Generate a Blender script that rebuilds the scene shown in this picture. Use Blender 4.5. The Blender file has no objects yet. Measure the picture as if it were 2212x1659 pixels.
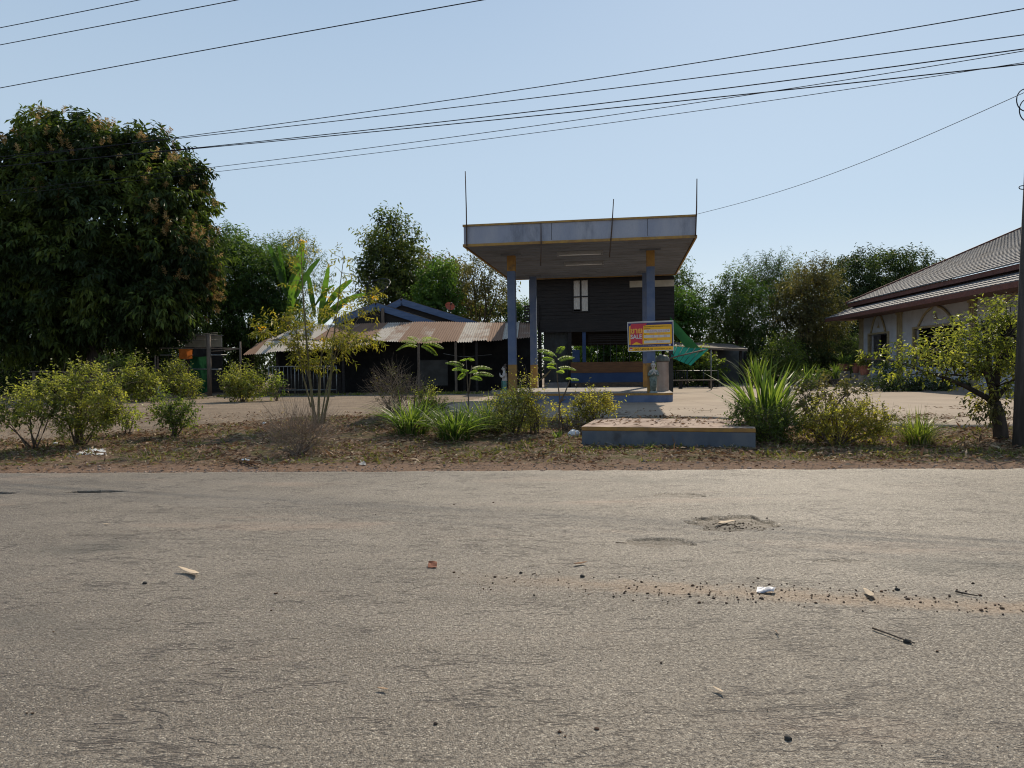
import bpy, math, numpy as np
from mathutils import Vector, Matrix, noise as mnoise
rng = np.random.default_rng(11)
S = bpy.context.scene
COL = S.collection
F = 1534.0; HAZE = 0
R = math.radians
# ---------------------------------------------------------------- camera
EYE = Vector((0, 0, 1.5))
CAMR = Matrix.Rotation(R(90 - 1.4), 4, 'X') @ Matrix.Rotation(R(-0.7), 4, 'Z')
cam = bpy.data.objects.new('camera', bpy.data.cameras.new('camera'))
COL.objects.link(cam)
cam.matrix_world = Matrix.Translation(EYE) @ CAMR
cam.data.sensor_width = 36; cam.data.lens = F / 2212 * 36
cam.data.clip_start = .05; cam.data.clip_end = 4000
S.camera = cam

def ray(px, py):
    return (CAMR.to_3x3() @ Vector(((px - 1106) / F, (829.5 - py) / F, -1))).normalized()
def at(px, py, Y):
    d = ray(px, py); return EYE + d * (Y / d.y)
def gp(px, py, z=0.0):
    d = ray(px, py); return EYE + d * ((z - EYE.z) / d.z)
def sm(t):
    t = np.clip(t, 0, 1); return t * t * (3 - 2 * t)
def gz(x, y):
    return .235 * sm((y - 11.5) / 7.0)
def ground(px, py):
    """terrain point seen at a photo position"""
    z = 0.0
    for _ in range(12):
        p = gp(px, py, z); z = .5 * z + .5 * float(gz(p.x, p.y))
    return gp(px, py, z)
def unit(v):
    return v / np.maximum(np.linalg.norm(v, axis=-1, keepdims=True), 1e-9)

# ---------------------------------------------------------------- objects
PM = {}
def tag(o, label=None, cat=None, group=None, kind=None):
    if label: o['label'] = label
    if cat: o['category'] = cat
    if group: o['group'] = group
    if kind: o['kind'] = kind
    return o
def thing(name, label, cat, loc=(0, 0, 0), rz=0.0, group=None, M=None):
    o = bpy.data.objects.new(name, None); COL.objects.link(o)
    o.empty_display_size = .2
    if M is None: M = Matrix.Translation(Vector(loc)) @ Matrix.Rotation(rz, 4, 'Z')
    o.matrix_world = M; PM[o.name] = M.copy()
    return tag(o, label, cat, group)
def put(name, me, mats, parent=None, world=False):
    if not isinstance(mats, (list, tuple)): mats = [mats]
    for m in mats: me.materials.append(m)
    o = bpy.data.objects.new(name, me); COL.objects.link(o)
    if parent is not None:
        o.parent = parent
        M = PM[parent.name]; PM[o.name] = M
        if world: me.transform(M.inverted())
    else: PM[o.name] = Matrix.Identity(4)
    return o
def npmesh(V, Q, smooth=False, tint=None):
    V = np.asarray(V, np.float32); Q = np.asarray(Q, np.int32)
    k = Q.shape[1]
    me = bpy.data.meshes.new('m')
    me.vertices.add(len(V)); me.vertices.foreach_set('co', V.ravel())
    me.loops.add(Q.size); me.loops.foreach_set('vertex_index', Q.ravel())
    me.polygons.add(len(Q)); me.polygons.foreach_set('loop_start', np.arange(0, Q.size, k, dtype=np.int32))
    me.update(calc_edges=True)
    me.polygons.foreach_set('use_smooth', np.full(len(Q), smooth))
    if tint is not None:
        a = me.attributes.new('tint', 'FLOAT', 'POINT'); a.data.foreach_set('value', np.asarray(tint, np.float32))
    return me

class MB:
    def __init__(s): s.v = []; s.f = []; s.m = []; s.sm = []
    def add(s, V, Fs, mi=0, smooth=False):
        b = len(s.v); s.v += [tuple(p) for p in V]
        for f in Fs: s.f.append([i + b for i in f]); s.m.append(mi); s.sm.append(smooth)
        return s
    def box(s, x0, x1, y0, y1, z0, z1, mi=0, M=None):
        V = [Vector((x, y, z)) for x in (x0, x1) for y in (y0, y1) for z in (z0, z1)]
        if M is not None: V = [M @ p for p in V]
        return s.add(V, [(0, 1, 3, 2), (4, 6, 7, 5), (0, 4, 5, 1), (2, 3, 7, 6), (0, 2, 6, 4), (1, 5, 7, 3)], mi)
    def bar(s, p, q, w, h, mi=0):
        p = Vector(p); q = Vector(q); d = (q - p); L = d.length
        M = Matrix.Translation(p) @ d.to_track_quat('Y', 'Z').to_matrix().to_4x4()
        return s.box(-w / 2, w / 2, 0, L, -h / 2, h / 2, mi, M)
    def tube(s, pts, rad, n=6, mi=0, smooth=True, cap=True):
        pts = [Vector(p) for p in pts]; N = len(pts)
        if not hasattr(rad, '__len__'): rad = [rad] * N
        V = []; up = Vector((.13, .31, .94))
        for i, p in enumerate(pts):
            t = (pts[min(i + 1, N - 1)] - pts[max(i - 1, 0)])
            t = t.normalized() if t.length > 1e-9 else Vector((0, 0, 1))
            if abs(t.dot(up)) > .95: u = t.cross(Vector((1, 0, 0))).normalized()
            else: u = t.cross(up).normalized()
            w = t.cross(u)
            for k in range(n):
                a = 2 * math.pi * k / n
                V.append(p + (u * math.cos(a) + w * math.sin(a)) * rad[i])
        Fs = [(i * n + k, i * n + (k + 1) % n, (i + 1) * n + (k + 1) % n, (i + 1) * n + k) for i in range(N - 1) for k in range(n)]
        if cap: Fs += [tuple(range(n))[::-1], tuple((N - 1) * n + k for k in range(n))]
        return s.add(V, Fs, mi, smooth)
    def loft(s, rings, mi=0, smooth=True, cap=True):
        """rings: list of (centre, rx, ry) around z"""
        n = 16; V = []
        for c, rx, ry in rings:
            for k in range(n):
                a = 2 * math.pi * k / n
                V.append((c[0] + rx * math.cos(a), c[1] + ry * math.sin(a), c[2]))
        N = len(rings)
        Fs = [(i * n + k, i * n + (k + 1) % n, (i + 1) * n + (k + 1) % n, (i + 1) * n + k) for i in range(N - 1) for k in range(n)]
        if cap: Fs += [tuple(range(n))[::-1], tuple((N - 1) * n + k for k in range(n))]
        return s.add(V, Fs, mi, smooth)
    def ball(s, c, rx, ry, rz, mi=0, n=14):
        rings = [((c[0], c[1], c[2] + rz * math.sin(t)), rx * math.cos(t), ry * math.cos(t)) for t in np.linspace(-1.5, 1.5, n // 2 + 2)]
        return s.loft(rings, mi)
    def poly(s, pts, y, mi=0):          # flat polygon in the x,z plane facing -y
        return s.add([(x, y, z) for x, z in pts], [tuple(range(len(pts)))], mi)
    def build(s, name, mats, parent=None, world=False, bevel=0):
        me = bpy.data.meshes.new(name); me.from_pydata(s.v, [], s.f)
        me.polygons.foreach_set('material_index', s.m); me.polygons.foreach_set('use_smooth', s.sm)
        me.update()
        o = put(name, me, mats, parent, world)
        if bevel:
            b = o.modifiers.new('bevel', 'BEVEL'); b.width = bevel; b.segments = 2; b.limit_method = 'ANGLE'
        return o

# ---------------------------------------------------------------- materials
def nodes(name):
    m = bpy.data.materials.new(name); m.use_nodes = True
    nt = m.node_tree; nt.nodes.clear()
    out = nt.nodes.new('ShaderNodeOutputMaterial')
    return m, nt, out
def N(nt, t, **kw):
    n = nt.nodes.new(t)
    for k, v in kw.items():
        if k in n.inputs.keys(): 
            if hasattr(v, 'bl_rna') or v.__class__.__name__.startswith('NodeSocket'): nt.links.new(v, n.inputs[k])
            else: n.inputs[k].default_value = v
        else: setattr(n, k, v)
    return n
def c4(c): return (c[0], c[1], c[2], 1)
def mixc(nt, fac, a, b, mode='MIX'):
    n = nt.nodes.new('ShaderNodeMix'); n.data_type = 'RGBA'; n.blend_type = mode
    for i, v in ((0, fac), (6, a), (7, b)):
        if v.__class__.__name__.startswith('NodeSocket'): nt.links.new(v, n.inputs[i])
        else: n.inputs[i].default_value = v if i == 0 else c4(v)
    return n.outputs[2]
def ramp(nt, fac, a, b):
    n = N(nt, 'ShaderNodeMapRange', Value=fac); n.inputs[1].default_value = a; n.inputs[2].default_value = b
    n.interpolation_type = 'SMOOTHSTEP'
    return n.outputs[0]
def math_(nt, op, a, b=0.0):
    n = nt.nodes.new('ShaderNodeMath'); n.operation = op
    for i, v in ((0, a), (1, b)):
        if v.__class__.__name__.startswith('NodeSocket'): nt.links.new(v, n.inputs[i])
        else: n.inputs[i].default_value = v
    return n.outputs[0]
def coords(nt, scale=(1, 1, 1)):
    tc = N(nt, 'ShaderNodeTexCoord'); mp = N(nt, 'ShaderNodeMapping', Vector=tc.outputs['Object'])
    mp.inputs['Scale'].default_value = scale
    return mp.outputs[0]
def noise(nt, vec, scale, detail=4, rough=.55, out=0):
    n = N(nt, 'ShaderNodeTexNoise', Vector=vec, Scale=scale, Detail=detail, Roughness=rough); return n.outputs[out]
def finish(nt, out, col, rough=.8, spec=.3, h=None, bs=.3, bd=.02, metal=0.0):
    b = N(nt, 'ShaderNodeBsdfPrincipled')
    for k, v in (('Base Color', col), ('Roughness', rough), ('Specular IOR Level', spec), ('Metallic', metal)):
        if v.__class__.__name__.startswith('NodeSocket'): nt.links.new(v, b.inputs[k])
        else: b.inputs[k].default_value = c4(v) if k == 'Base Color' else v
    if h is not None:
        bp = N(nt, 'ShaderNodeBump', Height=h, Strength=bs, Distance=bd); nt.links.new(bp.outputs[0], b.inputs['Normal'])
    nt.links.new(b.outputs[0], out.inputs[0]); return b
def pm(name, c1, c2=None, scale=3, rough=.8, spec=.3, stretch=(1, 1, 1), bump=.3, bscale=40, dirt=None, dscale=1.2, metal=0.0, lo=.35, hi=.65):
    """painted / plain surface: two tones in noise, fine grain, optional dirt blotches"""
    m, nt, out = nodes(name)
    c2 = c2 or tuple(x * .75 for x in c1)
    v = coords(nt, stretch)
    col = mixc(nt, ramp(nt, noise(nt, v, scale), lo, hi), c1, c2)
    if dirt: col = mixc(nt, ramp(nt, noise(nt, v, dscale, 6, .65), .5, .72), col, dirt)
    g = noise(nt, v, bscale, 5, .6)
    col = mixc(nt, .25, col, mixc(nt, g, (.45, .45, .45), (1.25, 1.25, 1.25)), 'MULTIPLY')
    finish(nt, out, col, rough, spec, g, bump, .01, metal); return m
def leafmat(name, dark, mid, light, trans=.38, rough=.5, spec=.25, tmul=(1.5, 1.6, .7)):
    m, nt, out = nodes(name)
    a = N(nt, 'ShaderNodeAttribute', attribute_name='tint')
    col = mixc(nt, ramp(nt, a.outputs['Fac'], 0, .5), dark, mid)
    col = mixc(nt, ramp(nt, a.outputs['Fac'], .5, 1), col, light)
    b = N(nt, 'ShaderNodeBsdfPrincipled'); nt.links.new(col, b.inputs['Base Color'])
    b.inputs['Roughness'].default_value = rough; b.inputs['Specular IOR Level'].default_value = spec
    t = N(nt, 'ShaderNodeBsdfTranslucent'); nt.links.new(mixc(nt, 1.0, col, tmul, 'MULTIPLY'), t.inputs[0])
    mx = N(nt, 'ShaderNodeMixShader'); mx.inputs[0].default_value = trans
    nt.links.new(b.outputs[0], mx.inputs[1]); nt.links.new(t.outputs[0], mx.inputs[2])
    nt.links.new(mx.outputs[0], out.inputs[0]); return m

M_blue = pm('blue_paint', (.085, .12, .21), (.12, .155, .245), 2.2, .7, .3, dirt=(.13, .15, .2), dscale=1.1)
M_ochre = pm('ochre_paint', (.36, .20, .05), (.28, .15, .05), 3, .75, .3, dirt=(.14, .10, .06), dscale=2.5)
M_trim = pm('yellow_trim', (.38, .225, .06), (.28, .16, .055), 4, .7, .3, dirt=(.2, .14, .07), dscale=3)
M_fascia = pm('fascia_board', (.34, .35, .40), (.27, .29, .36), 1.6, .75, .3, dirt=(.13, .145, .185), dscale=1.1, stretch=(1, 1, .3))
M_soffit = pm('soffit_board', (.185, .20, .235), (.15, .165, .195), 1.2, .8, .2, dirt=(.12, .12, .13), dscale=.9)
M_conc = pm('old_concrete', (.36, .32, .28), (.28, .25, .22), 1.5, .9, .2, dirt=(.17, .15, .13), dscale=.8)
M_step_blue = pm('faded_blue_paint', (.085, .10, .125), (.125, .135, .15), 3, .85, .2, dirt=(.07, .07, .075), dscale=2.5, stretch=(1, 1, .6))
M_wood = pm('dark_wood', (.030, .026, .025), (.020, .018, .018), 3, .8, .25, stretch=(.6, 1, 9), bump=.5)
M_woodl = pm('weathered_wood', (.16, .125, .10), (.10, .08, .065), 4, .85, .2, stretch=(6, 6, .7))
M_orangewood = pm('varnished_board', (.17, .075, .03), (.11, .05, .022), 3, .6, .3, stretch=(.7, 1, 8))
M_navy = pm('navy_paint', (.022, .048, .12), (.03, .06, .14), 2, .6, .3)
M_barge = pm('blue_barge_board', (.06, .10, .19), (.085, .13, .23), 2, .65, .3, stretch=(1, 1, 6))
M_cream = pm('cream_board', (.42, .36, .27), (.34, .29, .22), 3, .8, .2)
M_curtain = pm('pale_curtain', (.62, .58, .52), (.5, .46, .42), 8, .9, .1, stretch=(4, 1, .4))
M_dark = pm('black_cloth_and_shade', (.02, .02, .02), (.012, .012, .013), 2, .9, .1)  # black cloth; on walls and opening sheets it puts interior darkness into the colour
M_steel = pm('galvanised_pipe', (.24, .24, .235), (.15, .15, .145), 9, .45, .5, metal=.5)
M_rustpipe = pm('rusty_iron', (.06, .045, .04), (.09, .055, .035), 12, .8, .3)
M_black = pm('black_iron', (.015, .016, .018), (.025, .025, .025), 6, .5, .4)
M_wire = pm('cable_sheath', (.012, .014, .022), (.018, .02, .03), 20, .9, .1)
M_white = pm('white_enamel', (.75, .75, .74), (.66, .66, .65), 5, .4, .4)
M_tube = pm('tube_glass', (.8, .82, .84), (.78, .8, .8), 5, .2, .5)
M_bark = pm('bark', (.14, .11, .085), (.075, .06, .048), 7, .95, .1, stretch=(1, 1, .35), bump=.8, bscale=25)
M_barkd = pm('dark_bark', (.075, .06, .05), (.04, .034, .03), 7, .95, .1, stretch=(1, 1, .3), bump=.8, bscale=25)
M_twig = pm('twig', (.15, .115, .09), (.09, .07, .055), 20, .95, .1)
M_drytwig = pm('dry_twig', (.26, .20, .155), (.18, .135, .10), 20, .95, .1)
M_greenstem = pm('green_stem', (.16, .15, .07), (.13, .10, .06), 12, .8, .2)
M_pole = pm('weathered_pole', (.10, .09, .085), (.065, .06, .056), 5, .95, .15, stretch=(3, 3, .4), bump=.6)

L_mango = leafmat('mango_leaf', (.02, .034, .013), (.038, .060, .018), (.11, .145, .032), .3, .5, .18)
L_mango2 = leafmat('glossy_leaf', (.025, .05, .016), (.05, .095, .024), (.12, .18, .04), .36, .5, .22)
L_flower = leafmat('mango_blossom', (.26, .17, .07), (.36, .25, .11), (.46, .35, .18), .35, .8, .1, (1.1, 1, .8))
L_teak = leafmat('olive_leaf', (.04, .058, .02), (.075, .10, .028), (.16, .175, .045), .4)
L_bright = leafmat('bright_leaf', (.042, .085, .02), (.078, .145, .03), (.145, .215, .045), .42)
L_brown = leafmat('brownish_leaf', (.06, .062, .028), (.105, .10, .042), (.18, .145, .062), .38)
L_dark = leafmat('evergreen_leaf', (.024, .042, .018), (.042, .066, .025), (.08, .11, .04), .28, .55, .16)
L_mid = leafmat('green_leaf', (.032, .062, .019), (.058, .10, .027), (.12, .16, .042), .38)
L_bush = leafmat('bush_leaf', (.075, .09, .024), (.18, .195, .045), (.36, .34, .09), .46)
L_bush2 = leafmat('weed_leaf', (.055, .085, .02), (.14, .18, .038), (.28, .30, .07), .46)
L_yellowbush = leafmat('yellowing_leaf', (.15, .14, .035), (.30, .27, .055), (.46, .39, .09), .5)
L_elder = leafmat('yellow_green_leaf', (.09, .10, .022), (.19, .18, .035), (.36, .29, .055), .45)
L_petal = leafmat('yellow_petal', (.75, .42, .02), (.85, .52, .03), (.85, .6, .06), .4, .6, .1, (1.2, 1.1, .6))
L_sap = leafmat('fern_leaf', (.22, .30, .045), (.32, .40, .07), (.42, .48, .12), .5)
L_grass = leafmat('blade_green', (.038, .066, .018), (.08, .125, .028), (.19, .235, .06), .45)
L_straw = leafmat('straw', (.20, .16, .09), (.32, .26, .15), (.48, .40, .26), .3, .8, .1, (1.2, 1.1, .8))
L_banana = leafmat('banana_leaf', (.04, .09, .018), (.08, .16, .028), (.17, .26, .05), .45, .45, .3)
L_litter = leafmat('dead_leaf', (.10, .058, .038), (.22, .135, .085), (.44, .34, .24), .2, .85, .1, (1.1, 1, .8))
L_pink = leafmat('pale_petal', (.6, .35, .3), (.7, .5, .42), (.8, .7, .6), .3, .7, .1, (1, 1, 1))

# ---------------------------------------------------------------- world, sun
SUN_EL, SUN_AZ = 40.0, 20.6      # azimuth from +Y towards +X
w = bpy.data.worlds.new('World'); S.world = w; w.use_nodes = True
nt = w.node_tree; nt.nodes.clear()
sky = nt.nodes.new('ShaderNodeTexSky'); sky.sky_type = 'NISHITA'; sky.sun_disc = False
sky.sun_elevation = R(SUN_EL); sky.sun_rotation = R(SUN_AZ)
sky.altitude = 150; sky.air_density = 1.0; sky.dust_density = .5; sky.ozone_density = 2.5
# thin tropical haze: the clear-sky model blended with a pale layer that thickens towards the horizon
geo = N(nt, 'ShaderNodeNewGeometry'); sep = N(nt, 'ShaderNodeSeparateXYZ', Vector=geo.outputs['Incoming'])
el = math_(nt, 'MULTIPLY', sep.outputs[2], -1.0)
hz = mixc(nt, ramp(nt, el, -.02, .22), (.75, .81, .83), (.54, .67, .79))
hz = mixc(nt, ramp(nt, el, .2, .75), hz, (.31, .46, .67))
skc = mixc(nt, 1.0, sky.outputs[0], (.085, .085, .085), 'MULTIPLY')
bg = nt.nodes.new('ShaderNodeBackground'); bg.inputs[1].default_value = 1.0
wo = nt.nodes.new('ShaderNodeOutputWorld')
nt.links.new(mixc(nt, .74, skc, hz), bg.inputs[0]); nt.links.new(bg.outputs[0], wo.inputs[0])
sl = bpy.data.lights.new('sun', 'SUN'); sl.energy = 5.0; sl.angle = R(.6); sl.color = (1, .88, .70)
so = bpy.data.objects.new('sun', sl); COL.objects.link(so)
sd = Vector((math.sin(R(SUN_AZ)) * math.cos(R(SUN_EL)), math.cos(R(SUN_AZ)) * math.cos(R(SUN_EL)), math.sin(R(SUN_EL))))
so.rotation_euler = sd.to_track_quat('Z', 'Y').to_euler(); so.location = sd * 60
S.view_settings.view_transform = 'Standard'; S.view_settings.look = 'None'; S.view_settings.exposure = .1; S.view_settings.gamma = 1
S.render.engine = 'CYCLES'
S.cycles.filter_width = 1.1; S.cycles.use_denoising = True; S.cycles.max_bounces = 7; S.cycles.diffuse_bounces = 4; S.cycles.transmission_bounces = 4; S.cycles.transparent_max_bounces = 4
S.cycles.caustics_reflective = False; S.cycles.caustics_refractive = False

if HAZE:
    m, nt, out = nodes('thin_haze')
    vp = N(nt, 'ShaderNodeVolumePrincipled'); vp.inputs['Color'].default_value = (.86, .90, .94, 1); vp.inputs['Density'].default_value = HAZE; vp.inputs['Anisotropy'].default_value = .35
    nt.links.new(vp.outputs[0], out.inputs['Volume'])
    tag(MB().box(-120, 120, -12, 130, -1.2, 16).build('haze', m), kind='stuff')
# ================================================================ SETTING
def edge(x): return 10.25 - .052 * x                    # far edge of the road
def grid(xs, ys, zf):
    X, Y = np.meshgrid(xs, ys); X = X.ravel(); Y = Y.ravel()
    Z = zf(X, Y); nx, ny = len(xs), len(ys)
    i = np.arange(nx * ny).reshape(ny, nx)
    Q = np.stack([i[:-1, :-1], i[:-1, 1:], i[1:, 1:], i[1:, :-1]], -1).reshape(-1, 4)
    return np.stack([X, Y, Z], 1), Q
def vnoise(x, y, s, seed=0.0):
    return np.array([mnoise.noise((a * s + seed, b * s - seed, seed)) for a, b in zip(x, y)])

# ---- ground
def ground_mat():
    m, nt, out = nodes('earth')
    v = coords(nt)
    ay = N(nt, 'ShaderNodeAttribute', attribute_name='yard').outputs['Fac']
    ar = N(nt, 'ShaderNodeAttribute', attribute_name='red').outputs['Fac']
    n1 = noise(nt, v, 1.1, 6, .65); n2 = noise(nt, v, 9, 6, .7); n3 = noise(nt, v, 45, 4, .7)
    lit = mixc(nt, ramp(nt, n2, .35, .65), (.125, .082, .055), (.235, .16, .11))
    lit = mixc(nt, ramp(nt, noise(nt, v, 2.3, 5), .48, .62), lit, (.115, .105, .045))
    yard = mixc(nt, ramp(nt, n1, .32, .68), (.285, .222, .165), (.215, .165, .122))
    yard = mixc(nt, math_(nt, 'MULTIPLY', ramp(nt, n3, .55, .75), .6), yard, (.2, .15, .115))
    red = mixc(nt, ramp(nt, n2, .3, .7), (.27, .175, .12), (.185, .12, .083))
    red = mixc(nt, ramp(nt, noise(nt, coords(nt, (.3, 2.2, 1)), 3, 5), .5, .7), red, (.16, .11, .085))
    jit = math_(nt, 'MULTIPLY', math_(nt, 'SUBTRACT', n2, .5), 1.1)
    jit1 = math_(nt, 'MULTIPLY', math_(nt, 'SUBTRACT', n1, .5), 1.3)
    fy = ramp(nt, math_(nt, 'ADD', math_(nt, 'ADD', ay, jit), jit1), .4, .62)
    fr = ramp(nt, math_(nt, 'ADD', ar, math_(nt, 'MULTIPLY', jit, 1.3)), .38, .62)
    col = mixc(nt, fy, lit, yard); col = mixc(nt, fr, col, red)
    h = math_(nt, 'ADD', n3, math_(nt, 'MULTIPLY', n2, 1.5))
    finish(nt, out, col, .95, .1, h, 1.0, .045); return m
xs = np.unique(np.concatenate([np.linspace(-700, -40, 12), np.linspace(-40, -16, 49), np.linspace(-16, 16, 257), np.linspace(16, 40, 49), np.linspace(40, 700, 12)]))
ys = np.unique(np.concatenate([np.linspace(-60, 8, 18), np.linspace(8, 9.2, 7), np.linspace(9.2, 20, 109), np.linspace(20, 50, 41), np.linspace(50, 1500, 14)]))
YB = ([-60, -14, -9.5, -7, -5, -2, 0, 2, 60], [13.6, 13.7, 14.6, 16.6, 18.6, 19.6, 18.2, 17, 15])
def ground_z(x, y):
    d = y - edge(x)
    z = gz(x, y)
    b = vnoise(x, y, .9, 3.1) * .05 + vnoise(x, y, 3.3, 8.2) * .025
    v = sm((d - .5) / 1.0) * (1 - sm((y - 18) / 3)); z = z + b * v
    z = np.where(d < -.15, -.16, np.where(d < .02, -.06, z - .022 * (1 - sm((d - .15) / .8))))
    return z
V, Q = grid(xs, ys, ground_z)
me = npmesh(V, Q, True)
d = V[:, 1] - edge(V[:, 0])
a = me.attributes.new('yard', 'FLOAT', 'POINT'); a.data.foreach_set('value', sm((V[:, 1] - np.interp(V[:, 0], *YB)) / 1.8 + .5).astype(np.float32))
a = me.attributes.new('red', 'FLOAT', 'POINT'); a.data.foreach_set('value', (1 - sm((d - .35) / 1.0)).astype(np.float32))
tag(put('ground', me, ground_mat()), kind='structure')
def gzv(x, y): return float(ground_z(np.array([x]), np.array([y]))[0])

# ---- road
HOLES = [(2.07, 6.72, .44, .36, .03), (1.22, 6.02, .30, .17, .02), (1.95, 8.25, .33, .16, .018), (-6.6, 9.0, .28, .10, .04), (-5.35, 9.02, .36, .10, .045), (2.5, 5.35, .2, .06, .012)]
def road_z(x, y):
    t = (y - 3.5) / 7
    z = -.05 * t * t + .004 * vnoise(x, y, 1.6, 5)
    z = np.where(y > 3.5, z * sm((edge(x) - y) / 1.5 + .001) , z)
    for hx, hy, rx, ry, dp in HOLES:
        k = (np.abs(x - hx) < rx * 1.6) & (np.abs(y - hy) < ry * 1.9)
        if not k.any(): continue
        xx, yy = x[k], y[k]
        r = np.hypot((xx - hx) / rx, (yy - hy) / ry)
        r = r + .38 * vnoise(xx, yy, 5.5, hx) + .2 * vnoise(xx, yy, 15, hy)
        z[k] -= dp * sm((1.0 - r) / .13) * (1 + .2 * vnoise(xx, yy, 12, 1))
    return z
def dense(hs, lo, hi, coarse, fine, ax):
    L = [np.arange(lo, hi, coarse), [hi]]
    for h in hs:
        c, r = (h[0], h[2] * 1.5) if ax == 0 else (h[1], h[3] * 1.7)
        L.append(np.arange(c - r, c + r, fine))
    return np.unique(np.round(np.concatenate(L), 3))
rx = np.unique(np.concatenate([np.arange(-60, -12, 2.0), dense(HOLES, -12, 12, .3, .03, 0), np.arange(14, 61, 2.0)]))
ryy = dense(HOLES, -5, 9.4, .3, .028, 1)
t = np.concatenate([ryy, 9.5 + np.array([0, .15, .3, .45, .6, .75, .87, .95, 1.0])])
V, Q = grid(rx, t, lambda x, y: np.zeros_like(x))
k = V[:, 1] > 9.45                                             # last rows follow the ragged road edge
e = edge(V[:, 0]) + .11 * vnoise(V[:, 0], V[:, 0] * 0, 1.3, 2) + .05 * vnoise(V[:, 0], V[:, 0] * 0, 5, 9)
V[:, 1] = np.where(k, np.minimum(edge(V[:, 0]), 9.3) + (V[:, 1] - 9.5) * (e - np.minimum(edge(V[:, 0]), 9.3)), np.minimum(V[:, 1], np.minimum(edge(V[:, 0]), 9.3) - .004 * (9.45 - V[:, 1])))
V[:, 2] = road_z(V[:, 0].copy(), V[:, 1].copy())
V[:, 2] = np.where(V[:, 1] > e - .03, -.04, V[:, 2])
def road_mat():
    m, nt, out = nodes('worn_asphalt')
    v = coords(nt)
    wv = N(nt, 'ShaderNodeVectorMath', operation='ADD'); nt.links.new(v, wv.inputs[0])
    nn = N(nt, 'ShaderNodeTexNoise', Vector=v, Scale=2.2, Detail=4.0); 
    sc = N(nt, 'ShaderNodeVectorMath', operation='SCALE'); nt.links.new(nn.outputs[1], sc.inputs[0]); sc.inputs[3].default_value = .35
    nt.links.new(sc.outputs[0], wv.inputs[1])
    chip = N(nt, 'ShaderNodeTexVoronoi', Vector=v, Scale=125.0)
    chip2 = N(nt, 'ShaderNodeTexVoronoi', Vector=v, Scale=42.0)
    n1 = noise(nt, v, .45, 5, .6); n2 = noise(nt, v, 4, 6, .7); n3 = noise(nt, v, 44, 5, .75)
    st = noise(nt, coords(nt, (.12, 1.6, 1)), 1.3, 4, .55)
    col = mixc(nt, ramp(nt, n1, .3, .7), (.142, .118, .092), (.205, .173, .137))
    col = mixc(nt, math_(nt, 'MULTIPLY', ramp(nt, st, .48, .68), .6), col, (.125, .102, .078))
    col = mixc(nt, math_(nt, 'MULTIPLY', ramp(nt, n2, .5, .72), .4), col, (.25, .205, .155))
    bw = N(nt, 'ShaderNodeSeparateColor', Color=chip.outputs['Color'])
    col = mixc(nt, math_(nt, 'MULTIPLY', ramp(nt, bw.outputs[0], .82, .92), .7), col, (.40, .35, .28))
    col = mixc(nt, math_(nt, 'MULTIPLY', ramp(nt, bw.outputs[1], .6, .95), .7), col, (.075, .065, .057))
    pit = ramp(nt, n3, .53, .63)
    col = mixc(nt, math_(nt, 'MULTIPLY', pit, .75), col, (.075, .058, .048))
    def contour(scale, stretch, wdt, lo, hi, sc2):
        q = noise(nt, coords(nt, stretch), scale, 5, .62)
        l_ = math_(nt, 'SUBTRACT', 1.0, ramp(nt, math_(nt, 'ABSOLUTE', math_(nt, 'SUBTRACT', q, .5)), wdt * .35, wdt * 1.3))
        return math_(nt, 'MULTIPLY', l_, ramp(nt, noise(nt, v, sc2, 4, .6), lo, hi))
    line = math_(nt, 'MAXIMUM', contour(1.5, (.4, 1.5, 1), .008, .46, .54, 1.1), contour(2.6, (.5, 1.6, 1), .010, .48, .58, 1.9))
    col = mixc(nt, math_(nt, 'MULTIPLY', line, .8), col, (.06, .048, .04))
    hc = noise(nt, coords(nt, (.55, 2.6, 1)), 5.5, 6, .8)
    hcr = math_(nt, 'MULTIPLY', ramp(nt, hc, .61, .69), .5); col = mixc(nt, hcr, col, (.07, .055, .046))
    oil = ramp(nt, noise(nt, coords(nt, (.8, 1.1, 1)), .55, 3, .45), .60, .70)
    col = mixc(nt, math_(nt, 'MULTIPLY', oil, .6), col, (.085, .075, .06))
    # red dust lying where the wheels do not run
    du = ramp(nt, noise(nt, coords(nt, (.25, 1.1, 1)), .9, 5, .6), .56, .74)
    col = mixc(nt, math_(nt, 'MULTIPLY', du, .5), col, (.31, .22, .16))
    gx = N(nt, 'ShaderNodeSeparateXYZ', Vector=v)
    off = math_(nt, 'ABSOLUTE', math_(nt, 'SUBTRACT', math_(nt, 'ADD', gx.outputs[1], math_(nt, 'MULTIPLY', gx.outputs[0], .24)), 4.98))
    sk = math_(nt, 'MULTIPLY', ramp(nt, math_(nt, 'ADD', off, math_(nt, 'MULTIPLY', math_(nt, 'SUBTRACT', n2, .5), .5)), .2, .02), ramp(nt, gx.outputs[0], -.8, 1.2))
    col = mixc(nt, math_(nt, 'MULTIPLY', sk, .75), col, mixc(nt, n3, (.30, .205, .125), (.16, .11, .075)))
    ped = N(nt, 'ShaderNodeAttribute', attribute_name='hole').outputs['Fac']
    soil = mixc(nt, n3, (.115, .085, .055), (.06, .045, .032))
    col = mixc(nt, ped, col, soil)
    h = math_(nt, 'ADD', math_(nt, 'MULTIPLY', chip.outputs['Distance'], -1.0), math_(nt, 'MULTIPLY', pit, -1.2))
    h = math_(nt, 'ADD', h, math_(nt, 'MULTIPLY', n3, 1.2)); h = math_(nt, 'ADD', h, math_(nt, 'MULTIPLY', line, -1.2))
    h = math_(nt, 'ADD', h, math_(nt, 'MULTIPLY', hcr, -1.0))
    h = math_(nt, 'ADD', h, math_(nt, 'MULTIPLY', chip2.outputs['Distance'], -.6))
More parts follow.
